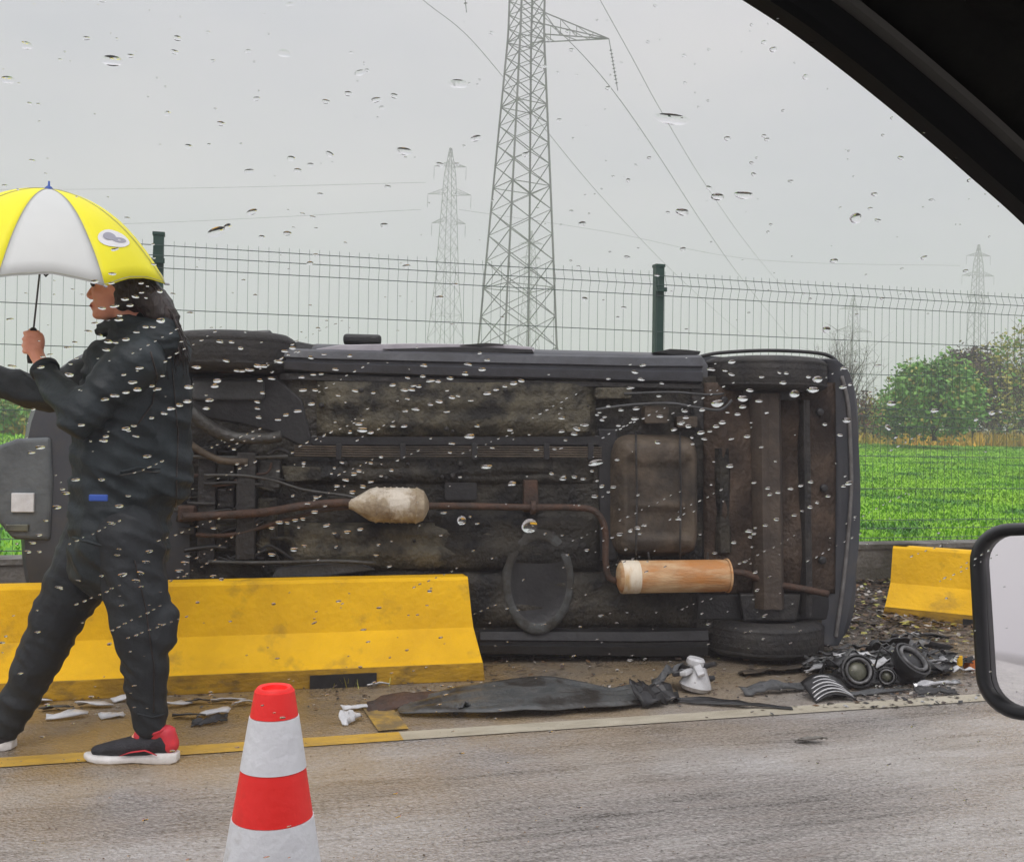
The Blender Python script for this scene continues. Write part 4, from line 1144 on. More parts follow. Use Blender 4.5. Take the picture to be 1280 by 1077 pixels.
# ------------------------------------------------------------------ debris
M['undertray'] = mat('wet_grey_undertray', (.060, .066, .066), (.10, .10, .095), 12, .3, .55, bump=.35, bscale=50, c3=(.025, .022, .018), scale3=6)
def shard(name, px, py, L, Wd, rise_, rz, m, label, cat, tilt=0.0, th=.004, seed=0, bend=.5, nu=12, nv=5, ribs=0, lift=.004, taper=.4):
    """torn, bent plastic sheet with thickness, lying on the ground"""
    rnd = random.Random(seed); g = ground(px, py)
    e_n = [rnd.uniform(.35, 1.0) for _ in range(nu + 1)]; f_n = [rnd.uniform(.35, 1.0) for _ in range(nu + 1)]
    fold = rnd.uniform(.25, .75); fdir = rnd.uniform(-.6, .6); skew = rnd.uniform(-.5, .5)
    vs = []
    for i in range(nu + 1):
        a = i / nu
        w = Wd * (1 - taper * abs(2 * a - 1) ** 1.6)
        for j in range(nv + 1):
            b = j / nv - .5
            ww = w * (e_n[i] if b < 0 else f_n[i])
            x = (a - .5) * L + rnd.uniform(-.012, .012) * L + skew * b * ww; y = b * ww + (a - .5) * skew * .3 * L
            k_ = 1 - min(1, abs(a - fold + fdir * b) / max(fold, 1 - fold))
            z = lift + rise_ * (k_ * bend + (1 - bend) * (.5 + b * math.copysign(1, fdir))) + .35 * rise_ * noise.noise(Vector((a * 5, b * 5, seed)))
            if ribs: z += .008 * (1 if math.sin(b * ribs * 2 * math.pi) > 0 else 0)
            z += tilt * y
            vs.append((x, y, max(.003, z)))
    fs = [(i * (nv + 1) + j, (i + 1) * (nv + 1) + j, (i + 1) * (nv + 1) + j + 1, i * (nv + 1) + j + 1) for i in range(nu) for j in range(nv)]
    mb = MB(); mb.add(vs, fs)
    o = mb.build(name, m, None, False, label=label, cat=cat, auto=R(24))
    o.location = (g.x, g.y, 0); o.rotation_euler = (0, 0, rz)
    s_ = o.modifiers.new('t', 'SOLIDIFY'); s_.thickness = th; s_.offset = 1
    return o
g = ground(662, 884); rnd_ = random.Random(31); vs = []; nu_, nv_ = 44, 10
for i in range(nu_ + 1):
    a = i / nu_
    back = .22 * math.sin(min(1, a * 1.15) * math.pi * .86) ** .6 + .01; front = -(.05 + .12 * math.sin(a * math.pi) ** .7) * (1 + .18 * noise.noise(Vector((a * 7, 3, 1))))
    for j in range(nv_ + 1):
        b = j / nv_; y = front + (back - front) * b
        z = .018 + .055 * math.sin(a * math.pi) * (.35 + .65 * b) + .014 * noise.noise(Vector((a * 4, b * 2, 5))) + (.007 if math.sin(b * 22) > .2 else 0) * (1 if .06 < a < .94 else 0)
        z += .05 * max(0, a - .86) * 6 * b
        vs.append(((a - .5) * 1.12, y, max(.004, z)))
mb = MB(); mb.add(vs, [(i * (nv_ + 1) + j, (i + 1) * (nv_ + 1) + j, (i + 1) * (nv_ + 1) + j + 1, i * (nv_ + 1) + j + 1) for i in range(nu_) for j in range(nv_)])
o = mb.build('undertray', M['undertray'], None, False, label='long dark grey torn undertray lying flat beside the barrier end', cat='car part', auto=R(22)); o.location = (g.x, g.y, 0); o.rotation_euler = (0, 0, R(-3))
s_ = o.modifiers.new('t', 'SOLIDIFY'); s_.thickness = .004; s_.offset = 1
shard('torn_liner', 520, 884, .42, .16, .05, R(6), M['rust'], 'brown black torn liner at the tip of the undertray', 'car part', seed=4)
shard('bumper_piece', 818, 880, .24, .16, .10, R(28), M['black_plastic'], 'black curved bumper piece behind the edge line near the white lump', 'car part', seed=5, bend=.3)
shard('bumper_piece', 835, 862, .30, .13, .12, R(40), M['grey_plastic'], 'dark grey angular bumper piece leaning over the black one', 'car part', seed=6, bend=.6)
shard('trim_strip', 915, 883, .50, .07, .02, R(-22), M['black_plastic'], 'long pointed black trim strip touching the cream edge line', 'trim', seed=7)
shard('trim_strip', 968, 866, .34, .09, .05, R(8), M['grey_plastic'], 'grey bent trim strip between the pointed strip and the ribbed vent', 'trim', seed=8)
shard('trim_strip', 1090, 868, .42, .05, .015, R(4), M['grey_plastic'], 'flat pale grey strip lying below the round lamps', 'trim', seed=9)
shard('crumpled_panel', 1130, 818, .40, .22, .10, R(-12), M['black_plastic'], 'crumpled black wing panel between the two round lamps', 'car part', seed=10, bend=.5)
shard('crumpled_panel', 1165, 846, .34, .16, .07, R(10), M['grey_plastic'], 'crumpled grey panel under the second lamp', 'car part', seed=12)
shard('silver_strip', 1172, 858, .28, .05, .03, R(6), M['chrome'], 'shiny silver strip at the front of the debris heap', 'trim', seed=13)
shard('silver_strip', 1150, 800, .26, .06, .05, R(16), M['white_plastic'], 'pale strip sticking out over the top of the heap', 'trim', seed=14)
shard('black_flap', 1150, 800, .34, .12, .05, R(-18), M['black_plastic'], 'black flap standing up at the back of the debris heap', 'car part', seed=15)
shard('black_flap', 1170, 868, .20, .07, .03, R(-8), M['black_plastic'], 'small black flap nearest the road below the silver strip', 'car part', seed=16)
shard('white_shard', 438, 903, .11, .075, .045, R(35), M['white_plastic'], 'white broken shard standing by the short yellow stub', 'debris', seed=17)
shard('white_shard', 447, 887, .13, .05, .02, R(8), M['white_plastic'], 'white flat shard behind the broken one beside the cone', 'debris', seed=18)
shard('white_shard', 473, 859, .10, .04, .02, R(-5), M['white_plastic'], 'small white shard at the foot of the long barrier', 'debris', seed=19)
shard('grey_flap', 577, 893, .10, .08, .06, R(70), M['grey_plastic'], 'upright grey flap at the front edge of the undertray', 'debris', seed=20)
shard('stone_slab', 1013, 928, .11, .07, .02, R(0), M['concrete'], 'small dark chip alone on the open road', 'debris', seed=21)
shard('black_flap', 262, 905, .14, .08, .03, R(10), M['black_plastic'], 'black chip among white shards behind the heel of the shoe', 'debris', seed=22)
shard('ground_sheet', 985, 840, .55, .18, .03, R(2), M['earth'], 'muddy flat sheet below the lower rear tyre', 'debris', seed=23)
wpos = [(70, 888, .10, 'pale splinter farthest from the cone, between the walker\'s legs'), (118, 884, .13, 'long white splinter above the toe of the red and black shoe'), (160, 876, .12, 'white splinter hidden half behind the walker\'s trouser leg'),
        (216, 884, .14, 'largest white splinter right behind the walker\'s heel'), (246, 880, .09, 'grey white splinter between heel splinter and traffic cone'), (285, 879, .12, 'white splinter touching the outline of the cone\'s red tip'),
        (268, 894, .11, 'pale splinter nearest the yellow line beside the cone'), (84, 898, .14, 'white splinter lying closest to the yellow line ahead of the shoe'), (236, 898, .12, 'dull grey splinter just behind the red heel'),
        (305, 882, .08, 'small splinter behind the top of the traffic cone'), (140, 897, .09, 'short pale splinter directly behind the shoe\'s laces'), (48, 880, .08, 'small pale splinter by the walker\'s forward leg')]
for i, (x, y, L, lb) in enumerate(wpos):
    shard('plastic_splinter', x, y, L * 1.1, .07, .022, R(random.uniform(-25, 25)), M['white_plastic'] if i % 4 else M['grey_plastic'], lb, 'debris', seed=40 + i, nu=6, nv=2)['group'] = 'pale splinters on the wet shoulder'
# white crumpled lump by the black bumper piece
g = ground(868, 864)
LW = empty('broken_lamp_unit', (g.x, g.y, 0), .2, label='crumpled white plastic lamp unit beside the black bumper piece', cat='car part')
mb = MB(); mb.lathe([(0, .06), (.02, .075), (.05, .062), (.09, .04), (.11, .035)], (0, 0, .01), (.15, -.1, 1), 14); mb.build('housing', M['white_plastic'], LW, auto=R(30))
for k in range(7):
    a = k * .9; mb = MB(); mb.box((.07 * math.cos(a), .05 * math.sin(a), .05 + .012 * k), (.075, .035, .022), rot=(random.uniform(-.6, .6), random.uniform(-.6, .6), a)); mb.build('bracket', M['white_plastic'] if k % 3 else M['black_plastic'], LW, bevel=.006)
mb = MB(); mb.lathe([(0, .034), (.01, .042), (.03, .042), (.04, .034)], (0, 0, .115), (.15, -.1, 1), 16); mb.build('cap', M['white_plastic'], LW, auto=R(30))
# ribbed vent
g = ground(1034, 872)
VT = empty('ribbed_vent', (g.x, g.y, 0), R(-2), label='curved grey vent with pale ribs lying between strip and lamps', cat='car part')
for k in range(6):
    mb = MB(); pts = []
    for i in range(11):
        a = i / 10 * 2 - 1
        pts.append((a * (.16 - .008 * k), -.10 + .038 * k - .02 * a * a, .016 + .016 * k + .055 * (1 - a * a) * (1 - .05 * k)))
    mb.tube(pts, .0065, 6, flat=1); mb.build('slat', M['chrome'] if k % 2 == 0 else M['white_plastic'], VT, True)
vs = []; 
for k in range(7):
    for i in range(11):
        a = i / 10 * 2 - 1
        vs.append((a * .165, -.115 + .038 * k - .02 * a * a, .004 + .016 * k + .050 * (1 - a * a)))
mb = MB(); mb.add(vs, [(k * 11 + i, k * 11 + i + 1, (k + 1) * 11 + i + 1, (k + 1) * 11 + i) for k in range(6) for i in range(10)])
o = mb.build('backing', M['black_plastic'], VT, True); s_ = o.modifiers.new('t', 'SOLIDIFY'); s_.thickness = .006
VT.scale = (.62, .6, .62)
# round lamps
M['bezel'] = mat('dull_grey_bezel', (.20, .20, .20), (.04, .04, .04), 16, .35, .6, metal=.3, c3=(.02, .02, .02), scale3=9)
def lamp(px, py, zc0, r, axis, label, lens):
    g = at(px, py, 1); 
    gg = ground(px, py + zc0 * 250)
    e = empty('round_lamp', (gg.x, gg.y, 0), 0, label=label, cat='lamp')
    ax = Vector(axis).normalized(); c = Vector((0, 0, zc0))
    mb = MB(); mb.lathe([(-.10, r * .45), (-.07, r * .75), (-.01, r * .98), (.01, r), (.012, r * .90), (.0, r * .84), (-.03, r * .7)], c, ax, 28, caps=False); mb.build('housing', M['black_plastic'], e, auto=R(35))
    mb = MB(); mb.lathe([(.004, r * .78), (.014, r * .80), (.020, r * .72), (.014, r * .62), (.002, r * .62)], c, ax, 28, caps=False); mb.build('bezel', M['bezel'], e, True)
    mb = MB(); mb.lathe([(-.012, r * .64), (.0, r * .5), (.008, r * .25), (.010, .002)], c, ax, 24); mb.build('lens', lens, e, True)
    mb = MB(); mb.box((0, .05, zc0 * .4), (.16, .10, max(.02, zc0 * .8 - .01))); mb.build('bracket', M['black_plastic'], e, bevel=.012)
    for k in range(3): 
        mb = MB(); mb.tube([c + Vector((-.05 + .05 * k, .07, 0)), c + Vector((-.10 + .09 * k, .10, .05 - .02 * k)), Vector((-.14 + .12 * k, .12, .01))], .006, 6); mb.build('cable', M['black_plastic'], e, True)
lamp(1072, 840, .085, .078, (-.25, -.9, .3), 'round lamp with pale ring at the near end of the debris heap', M['dull_glass'])
lamp(1140, 826, .12, .095, (.25, -.6, .75), 'larger dark round lamp at the back of the debris heap', M['black_plastic'])
lamp(1108, 846, .05, .045, (-.5, -.9, .1), 'small round lamp between the two larger lamps', M['dull_glass'])
# a tangle of cables over the heap
g = ground(1120, 842)
CB = empty('cable_tangle', (g.x, g.y, 0), 0, label='tangle of black cables and cut brackets over the debris heap', cat='cables')
for k in range(14):
    pts = [Vector((random.uniform(-.4, .38), random.uniform(-.14, .22), .012))]
    for i in range(4): pts.append(pts[-1] + Vector((random.uniform(-.12, .16), random.uniform(-.07, .07), random.uniform(-.03, .06))))
    for p in pts: p.z = max(.01, p.z)
    mb = MB(); mb.tube(pts, random.uniform(.003, .008), 6); mb.build('cable', M['black_plastic'] if k % 3 else M['grey_plastic'], CB, True)
for k in range(60):
    rn_ = random.Random(200 + k); cx, cy, cz = rn_.uniform(-.46, .40), rn_.gauss(.02, .09), rn_.uniform(.02, .11); az = rn_.uniform(-.6, .6); L_ = rn_.uniform(.08, .30); w_ = rn_.uniform(.02, .07)
    vs = []
    for i in range(7):
        a = i / 6 - .5; ww = w_ * rn_.uniform(.3, 1); zc2 = cz + rn_.uniform(-.01, .01) + .10 * w_ / .07 * (.25 - a * a) * rn_.choice((.5, 1))
        for b in (-.5, 0, .5): vs.append((cx + a * L_ * math.cos(az) - b * ww * math.sin(az), cy + a * L_ * math.sin(az) + b * ww * math.cos(az), max(.006, zc2 + b * ww * rn_.uniform(-.8, .8))))
    mb = MB(); mb.add(vs, [(i * 3 + j, i * 3 + 3 + j, i * 3 + 4 + j, i * 3 + 1 + j) for i in range(6) for j in range(2)])
    o = mb.build('plastic_strip', rn_.choice([M['black_plastic'], M['black_plastic'], M['grey_plastic'], M['undertray'], M['white_plastic'], M['bezel']]), CB, auto=R(25)); s_ = o.modifiers.new('t', 'SOLIDIFY'); s_.thickness = .004
for k in range(16):
    mb = MB(); mb.box((random.uniform(-.42, .40), random.uniform(-.16, .22), random.uniform(.02, .07)), (random.uniform(.05, .16), random.uniform(.03, .09), random.uniform(.006, .03)), rot=(random.uniform(-.5, .5), random.uniform(-.4, .4), random.uniform(0, 3)))
    mb.build('bracket', random.choice([M['black_plastic'], M['black_plastic'], M['grey_plastic'], M['grey_plastic'], M['chrome'], M['white_plastic']]), CB, bevel=.004)
mb = MB(); mb.box((.30, -.09, .07), (.03, .012, .05), rot=(0, 0, .2)); mb.build('yellow_clip', M['yellow'], CB, bevel=.003)
mb = MB(); mb.box((.42, -.02, .035), (.05, .04, .06), rot=(0, .3, .2)); mb.build('orange_lens', M['red_plastic'], CB, bevel=.006)

# scattered flakes, leaves (stuff)
def scatter(name, n_, fpos, size, mats, label, cat, zf=lambda p: .006, flat=.35):
    V = np.zeros((n_ * 4, 3)); Q = np.arange(n_ * 4).reshape(-1, 4)
    for i in range(n_):
        p = fpos(); s = random.uniform(*size); a = random.uniform(0, 6.28); asp = random.uniform(.4, .8)
        ax1 = Vector((math.cos(a), math.sin(a), random.uniform(-flat, flat))).normalized() * s
        ax2 = Vector((-math.sin(a), math.cos(a), random.uniform(-flat, flat))).normalized() * s * asp
        c = Vector((p.x, p.y, zf(p) + abs(ax1.z) + abs(ax2.z) * .6))
        for k, w in enumerate((c - ax1, c - ax2, c + ax1, c + ax2)): V[i * 4 + k] = w
    me = fast_mesh(name, V, Q)
    for m_ in mats: me.materials.append(m_)
    me.polygons.foreach_set('material_index', np.random.default_rng(3).integers(0, len(mats), n_).astype(np.int32))
    o = bpy.data.objects.new(name, me); COL.objects.link(o); tag(o, label, cat, kind='stuff'); return o
def verge_z(p): return .012 + max(0, (p.y - 5.15) / 1.72) * .08
scatter('fallen_leaves', 13000, lambda: Vector((random.choice([random.uniform(-3, 9), random.uniform(2.6, 6.5), random.uniform(3, 6)]), min(6.84, 4.6 + abs(random.gauss(1.2, .6))), 0)), (.008, .032), [M['litter'], M['litter'], M['leaf_brown'], M['earth'], M['litter'], M['leaf_yellow'], M['litter_pale'], M['leaf_brown'], M['earth']], 'dead leaves and grit along the foot of the wall', 'leaf litter', verge_z)
def near_deb():
    x = random.uniform(-60, 1290); y = 862 - (x - 100) * .012 + random.gauss(6, 13); return ground(x, max(830, min(905, y)))
scatter('plastic_fragments', 1500, near_deb, (.003, .014), [M['litter_pale'], M['black_plastic'], M['grey_plastic'], M['black_plastic'], M['litter'], M['leaf_brown'], M['leaf_brown']], 'small broken fragments strewn over the wet shoulder', 'fragments')
def heap_pos():
    return ground(random.gauss(1120, 55), min(885, max(775, random.gauss(845, 22))))
scatter('broken_glass', 900, heap_pos, (.004, .020), [M['litter_pale'], M['chrome'], M['black_plastic'], M['grey_plastic'], M['black_plastic'], M['leaf_brown'], M['litter']], 'crumbs of glass and plastic around the debris heap', 'fragments')
scatter('road_grit', 1500, lambda: ground(random.uniform(-20, 1300), random.uniform(905, 1075)), (.0015, .005), [M['litter_pale'], M['litter'], M['earth'], M['leaf_brown']], 'fine grit on the open road', 'grit', lambda p: .004)

# grass tufts at the barrier foot
def blades(name, n_, fpos, h, w, m, label, cat, lean=.5):
    V = np.zeros((n_ * 4, 3)); Q = np.arange(n_ * 4).reshape(-1, 4)
    for i in range(n_):
        p = fpos(); a = random.uniform(0, 6.28); hh = random.uniform(*h); d = Vector((math.cos(a), math.sin(a), 0)); s = Vector((-d.y, d.x, 0)) * random.uniform(*w)
        tip = p + Vector((0, 0, hh)) + d * hh * random.uniform(0, lean)
        for k, q_ in enumerate((p - s, p + s, tip + s * .25, tip - s * .25)): V[i * 4 + k] = q_
    me = fast_mesh(name, V, Q); return link(name, me, m, None, False, label=label, cat=cat, kind='stuff')
def tuft_pos():
    c = random.choice([(445, 852), (432, 854), (470, 850), (428, 856), (60, 866)]); g = ground(c[0] + random.gauss(0, 9), c[1] + random.gauss(0, 3)); return Vector((g.x, g.y, 0))
blades('grass_tuft', 260, tuft_pos, (.02, .07), (.002, .004), M['leaf_yellow'], 'thin yellow green weeds at the foot of the long barrier', 'weeds', 1.0)

# ------------------------------------------------------------------ field vegetation
def fpos(y0, y1, x0=None, x1=None):
    def f():
        y = y0 * (y1 / y0) ** random.random()
        x = random.uniform(-.55 * y if x0 is None else x0, 1.35 * y if x1 is None else x1)
        return Vector((x, y, field_z(x, y) - .005))
    return f
def grass_cloud():
    n_ = 260000
    u = rng.random(n_); y = 7.1 * (44 / 7.1) ** (u ** .8)
    x = np.where(rng.random(n_) < .78, (.40 + .62 * rng.random(n_)) * y, (-.55 + .95 * rng.random(n_)) * y)
    z = .26 + 1.05 * np.clip((y - 7) / 38, 0, 1)
    sc = .5 + y / 16
    h = (.022 + .035 * rng.random(n_)) * np.sqrt(sc); w = (.006 + .008 * rng.random(n_)) * sc; a = rng.random(n_) * 6.283
    dx, dy = np.cos(a), np.sin(a); l = h * rng.random(n_) * 1.3
    V = np.zeros((n_, 4, 3))
    for k, (sx, tp) in enumerate(((-1, 0), (1, 0), (.5, 1), (-.5, 1))):
        V[:, k, 0] = x - dy * w * sx + dx * l * tp
        V[:, k, 1] = y + dx * w * sx + dy * l * tp
        V[:, k, 2] = z + h * tp - .005
    me = fast_mesh('grass', V.reshape(-1, 3), np.arange(n_ * 4).reshape(-1, 4))
    link('grass', me, M['grass'], None, False, label='thick bright green grass and clover covering the field', cat='grass', kind='stuff')
grass_cloud()
def weed_pos():
    y = random.uniform(32, 41); x = random.uniform(-28, 62)
    while noise.noise(Vector((x * .55, y * .7, 2))) < random.uniform(-.75, .35): y = random.uniform(32, 41); x = random.uniform(-28, 62)
    return Vector((x, y, field_z(x, y) - .02))
blades('weed_strip', 42000, weed_pos, (.12, .60), (.02, .045), M['weed'], 'strip of ochre weeds along the far edge of the field', 'weeds', 1.3)
blades('weed_strip', 6000, weed_pos, (.5, 1.15), (.010, .02), M['leaf_yellow'], 'taller pale green stalks in the far weed strip', 'weeds', .8)

def leaves_mesh(name, cs, size, mats, parent, rnd, n_per, spread):
    n_ = len(cs) * n_per; V = np.zeros((n_ * 4, 3)); i = 0
    for c in cs:
        for _ in range(n_per):
            d = Vector((rnd.gauss(0, 1), rnd.gauss(0, 1), rnd.gauss(0, 1))) * spread
            p = Vector(c) + d; s = rnd.uniform(*size)
            a = Vector((rnd.gauss(0, 1), rnd.gauss(0, 1), rnd.gauss(0, .6))).normalized(); b = a.cross(Vector((rnd.gauss(0, 1), rnd.gauss(0, 1), rnd.gauss(0, 1)))).normalized()
            for k, w in enumerate((p - a * s, p - b * s * .5, p + a * s, p + b * s * .5)): V[i * 4 + k] = w
            i += 1
    me = fast_mesh(name, V, np.arange(n_ * 4).reshape(-1, 4))
    for m_ in mats: me.materials.append(m_)
    me.polygons.foreach_set('material_index', np.random.default_rng(5).integers(0, len(mats), n_).astype(np.int32))
    o = bpy.data.objects.new(name, me); COL.objects.link(o); o.parent = parent; return o
def plant(name, px, base_py, depth, hpx, wpx, label, cat, mats, n_clump, n_per, leaf, seed, bare=False, branches=40, trunk_r=.06, spread=.16, group=None, upright=.5):
    rnd = random.Random(seed)
    b = at(px, base_py, depth); s = depth / F; Hh = hpx * s; Wd = wpx * s
    bz = b.z - .05
    e = empty(name, (b.x, b.y, bz), rnd.random() * 6, label=label, cat=cat, group=group)
    mb = MB(); mb.tube([(0, 0, 0), (.02, .01, Hh * .25), (.03, .0, Hh * (.5))], [trunk_r, trunk_r * .8, trunk_r * .4], 8); mb.build('trunk', M['bark'], e, True)
    br = MB(); tips = []
    for k in range(branches):
        z0 = Hh * rnd.uniform(.04, .5); az = rnd.random() * 6.283; el = rnd.uniform(.25, 1.35)
        Lb = rnd.uniform(.5, 1.0)
        rr_ = Wd / 2 * math.cos(el) * Lb * 1.15; zz = z0 + (Hh - z0) * math.sin(el) * Lb
        end = Vector((rr_ * math.cos(az), rr_ * math.sin(az), min(Hh, zz)))
        mid = Vector((end.x * .5, end.y * .5, z0 + (end.z - z0) * (.35 + .2 * rnd.random()))) 
        br.tube([(0.02, 0, z0), mid, end], [trunk_r * .35, trunk_r * .2, trunk_r * .06], 4, caps=False)
        tips += [end, mid.lerp(end, .5)]
        for q_ in range(6 if bare else 3):
            s0 = mid.lerp(end, rnd.random()); d = Vector((rnd.gauss(0, .5), rnd.gauss(0, .5), abs(rnd.gauss(.5, .4)))).normalized() * Hh * rnd.uniform(.08, .25)
            br.tube([s0, s0 + d * .5 + Vector((0, 0, .02)), s0 + d], [trunk_r * .12, trunk_r * .08, trunk_r * .03], 3, caps=False); tips.append(s0 + d)
    br.build('branches', M['bark'], e)
    if n_clump:
        cs = []
        for _ in range(n_clump):
            if rnd.random() < .35: cs.append(rnd.choice(tips))
            else:
                az = rnd.random() * 6.283; u = rnd.uniform(-1, 1); r = rnd.uniform(.55, 1.0) ** .6
                z = Hh * (.52 + .46 * u * r); k_ = math.sqrt(max(0, 1 - (u * r) ** 2))
                w_ = Wd / 2 * r * k_ * (1 + .25 * noise.noise(Vector((az * 1.5, u * 2, seed))))
                cs.append(Vector((w_ * math.cos(az), w_ * math.sin(az), z * (1 + .08 * noise.noise(Vector((az * 2, 0, seed)))))))
        leaves_mesh('crown', cs, leaf, mats, e, rnd, n_per, spread)
    return e
G, BR, YE, RD = M['leaf_green'], M['leaf_brown'], M['leaf_yellow'], M['leaf_red']
plant('broadleaf_shrub', 1168, 549, 34, 98, 112, 'rounded dark green shrub at the far edge of the field', 'shrub', [G, G, G, G, G, G, YE], 620, 18, (.05, .12), 1, branches=46, trunk_r=.08)
plant('broadleaf_shrub', 1120, 546, 36, 55, 60, 'lower green shrub leaning out beside the rounded shrub', 'shrub', [G, G, G, G, YE], 200, 14, (.05, .11), 2, branches=26)
plant('dry_shrub', 1216, 546, 42, 116, 82, 'brown half bare shrub behind the rounded green one', 'shrub', [BR, BR, BR, BR, BR, YE], 520, 14, (.06, .14), 3, branches=60)
plant('dry_shrub', 1252, 548, 44, 90, 60, 'grey brown dense shrub below the yellowing tree', 'shrub', [BR, G, BR], 240, 14, (.07, .15), 4, branches=40)
plant('yellowing_tree', 1285, 556, 38, 158, 95, 'sparse yellow leaved tree at the field edge', 'tree', [YE, YE, G], 200, 9, (.05, .12), 5, branches=70, spread=.22)
plant('bare_shrub', 1060, 540, 32, 138, 96, 'bare grey shrub rising beside the rear of the car', 'shrub', [RD], 0, 0, (.05, .1), 6, bare=True, branches=64, trunk_r=.035)
plant('bare_shrub', 1036, 540, 40, 128, 80, 'thin bare shrub behind the rear corner of the car', 'shrub', [RD], 0, 0, (.05, .1), 7, bare=True, branches=46, trunk_r=.04)
plant('russet_shrub', 1080, 538, 33, 48, 34, 'small russet leaved shrub at the car\'s rear edge', 'shrub', [RD, BR, YE], 60, 10, (.04, .09), 8, branches=20)
plant('low_hedge', 1098, 545, 40, 32, 60, 'low olive bush in front of the bare shrubs', 'bush', [G, YE, BR], 130, 12, (.06, .13), 9, branches=20)
plant('green_bush', -20, 540, 30, 44, 140, 'green bush beyond the fence at the walker\'s elbow', 'bush', [G, G, YE], 200, 14, (.07, .15), 10, branches=20)

# ------------------------------------------------------------------ pylons and lines
def bar(mb, a, b, r): mb.tube([a, b], r, 4, caps=False)
def lattice(mb, prof, nseg, r_leg, r_br, rotz=0.0):
    """prof: [(z, half width)]; four legs with crossed bracing"""
    def hw(z):
        for (z0, w0), (z1, w1) in zip(prof, prof[1:]):
            if z <= z1: return w0 + (w1 - w0) * (z - z0) / (z1 - z0)
        return prof[-1][1]
    def crn(z): 
        w = hw(z); return [Matrix.Rotation(rotz, 3, 'Z') @ Vector((sx * w, sy * w, z)) for sx, sy in ((-1, -1), (1, -1), (1, 1), (-1, 1))]
    z = prof[0][0]; zs = [z]
    while z < prof[-1][0] - .3:
        z += max(1.0, hw(z) * 2 * nseg); zs.append(min(z, prof[-1][0]))
    for i, (za, zb) in enumerate(zip(zs, zs[1:])):
        A, B = crn(za), crn(zb)
        for k in range(4):
            bar(mb, A[k], B[k], r_leg)
            bar(mb, A[k], B[(k + 1) % 4], r_br); bar(mb, A[(k + 1) % 4], B[k], r_br)
            if i % 4 == 0: bar(mb, A[k], A[(k + 1) % 4], r_br)
    return crn
def tower(px, base_depth, prof, arms, label, rotz, nseg=.8, r_leg=.07, r_br=.032, lean=ROLL, group='lattice pylons'):
    """arms: (side, z, reach, insulator length, drop tilt)"""
    b = at(px, 545, base_depth); gz = field_z(b.x, b.y)
    e = empty('pylon', (b.x, b.y, gz), 0, label=label, cat='pylon', group=group)
    e.rotation_euler = (Quaternion(VIEW, lean)).to_euler()
    mb = MB(); crn = lattice(mb, prof, nseg, r_leg, r_br, rotz); mb.build('mast', M['steel'], e)
    ends = []
    for (side, z, reach, il, tlt) in arms:
        cA, cB = crn(z), crn(min(z + reach * .26, prof[-1][0]))
        tip = Vector((RIGHT.x * side * reach, RIGHT.y * side * reach, z - .05))
        m2 = MB()
        ca = sorted(cA, key=lambda p: -p.dot(RIGHT) * side)[:2]; cb = sorted(cB, key=lambda p: -p.dot(RIGHT) * side)[:2]
        for p, q_ in zip(ca, cb):
            bar(m2, p, tip, r_br * 1.3); bar(m2, q_, tip, r_br * 1.3)
            for s in (.25, .5, .75):
                bar(m2, p.lerp(tip, s), q_.lerp(tip, s), r_br * .8); bar(m2, p.lerp(tip, s), q_.lerp(tip, s - .25), r_br * .8)
        for s in (0, .3, .6): bar(m2, ca[0].lerp(tip, s), ca[1].lerp(tip, min(1, s + .3)), r_br * .8)
        m2.build('crossarm', M['steel'], e)
        m3 = MB(); d = Vector((RIGHT.x * tlt, RIGHT.y * tlt, -1)).normalized(); p1 = tip + d * il
        m3.tube([tip, p1], r_br * .9, 6)
        nd_ = 10
        for k in range(nd_): m3.lathe([(-.02, .03), (0, il * .032), (.03, il * .02)], tip + d * il * (.22 + .7 * k / nd_), d, 8)
        m3.build('insulator', M['glassy'], e); ends.append(p1)
    return e, ends
s75 = 75 / F
def zz(py, d, yh=544.5): return (yh - py) * d / F - .2
prof_big = [(0, 3.4), (zz(440, 75), 2.12), (zz(250, 75), 1.58), (zz(40, 75), .95), (zz(-60, 75), .92), (zz(-190, 75), .7), (zz(-260, 75), .12)]
tower(643, 75, prof_big, [(1, zz(43, 75), 104 * s75, 66 * s75, .2), (-1, zz(-62, 75), 86 * s75, 78 * s75, .14), (1, zz(-160, 75), 84 * s75, 60 * s75, .1)],
      'tall grey lattice pylon rising straight behind the overturned car', R(12), .52, .085, .036)
def small_tower(px, depth, top_py, yh, hw_px, label, arm_px, arm_py, rotz=.3, k=1.0):
    H_ = zz(top_py, depth, yh); s = depth / F
    prof = [(0, hw_px * 2.3 * s), (H_ * .55, hw_px * .95 * s), (H_ * .9, hw_px * .5 * s), (H_, .1)]
    arms = []
    for r_, y_ in zip(arm_px, arm_py):
        arms += [(1, zz(y_, depth, yh), r_ * s, 17 * s * k, 0), (-1, zz(y_, depth, yh), r_ * s, 17 * s * k, 0)]
    return tower(px, depth, prof, arms, label, rotz, .9, .045 * depth / 130, .020 * depth / 130)
small_tower(553, 135, 184, 543.2, 11, 'hazy three armed pylon standing to the tall pylon\'s side', (20, 27, 21), (207, 242, 278))
small_tower(657, 215, 288, 544.7, 8, 'faint distant pylon seen through the legs of the tall pylon', (15, 12, 9), (304, 322, 340), k=.6)
small_tower(1062, 230, 368, 550.5, 7, 'faint distant pylon above the bare shrubs', (18, 24), (386, 414), k=.3)
small_tower(1217, 190, 305, 552.8, 8, 'faint three armed pylon above the brown shrub', (15, 20, 14), (319, 344, 371), k=.65)

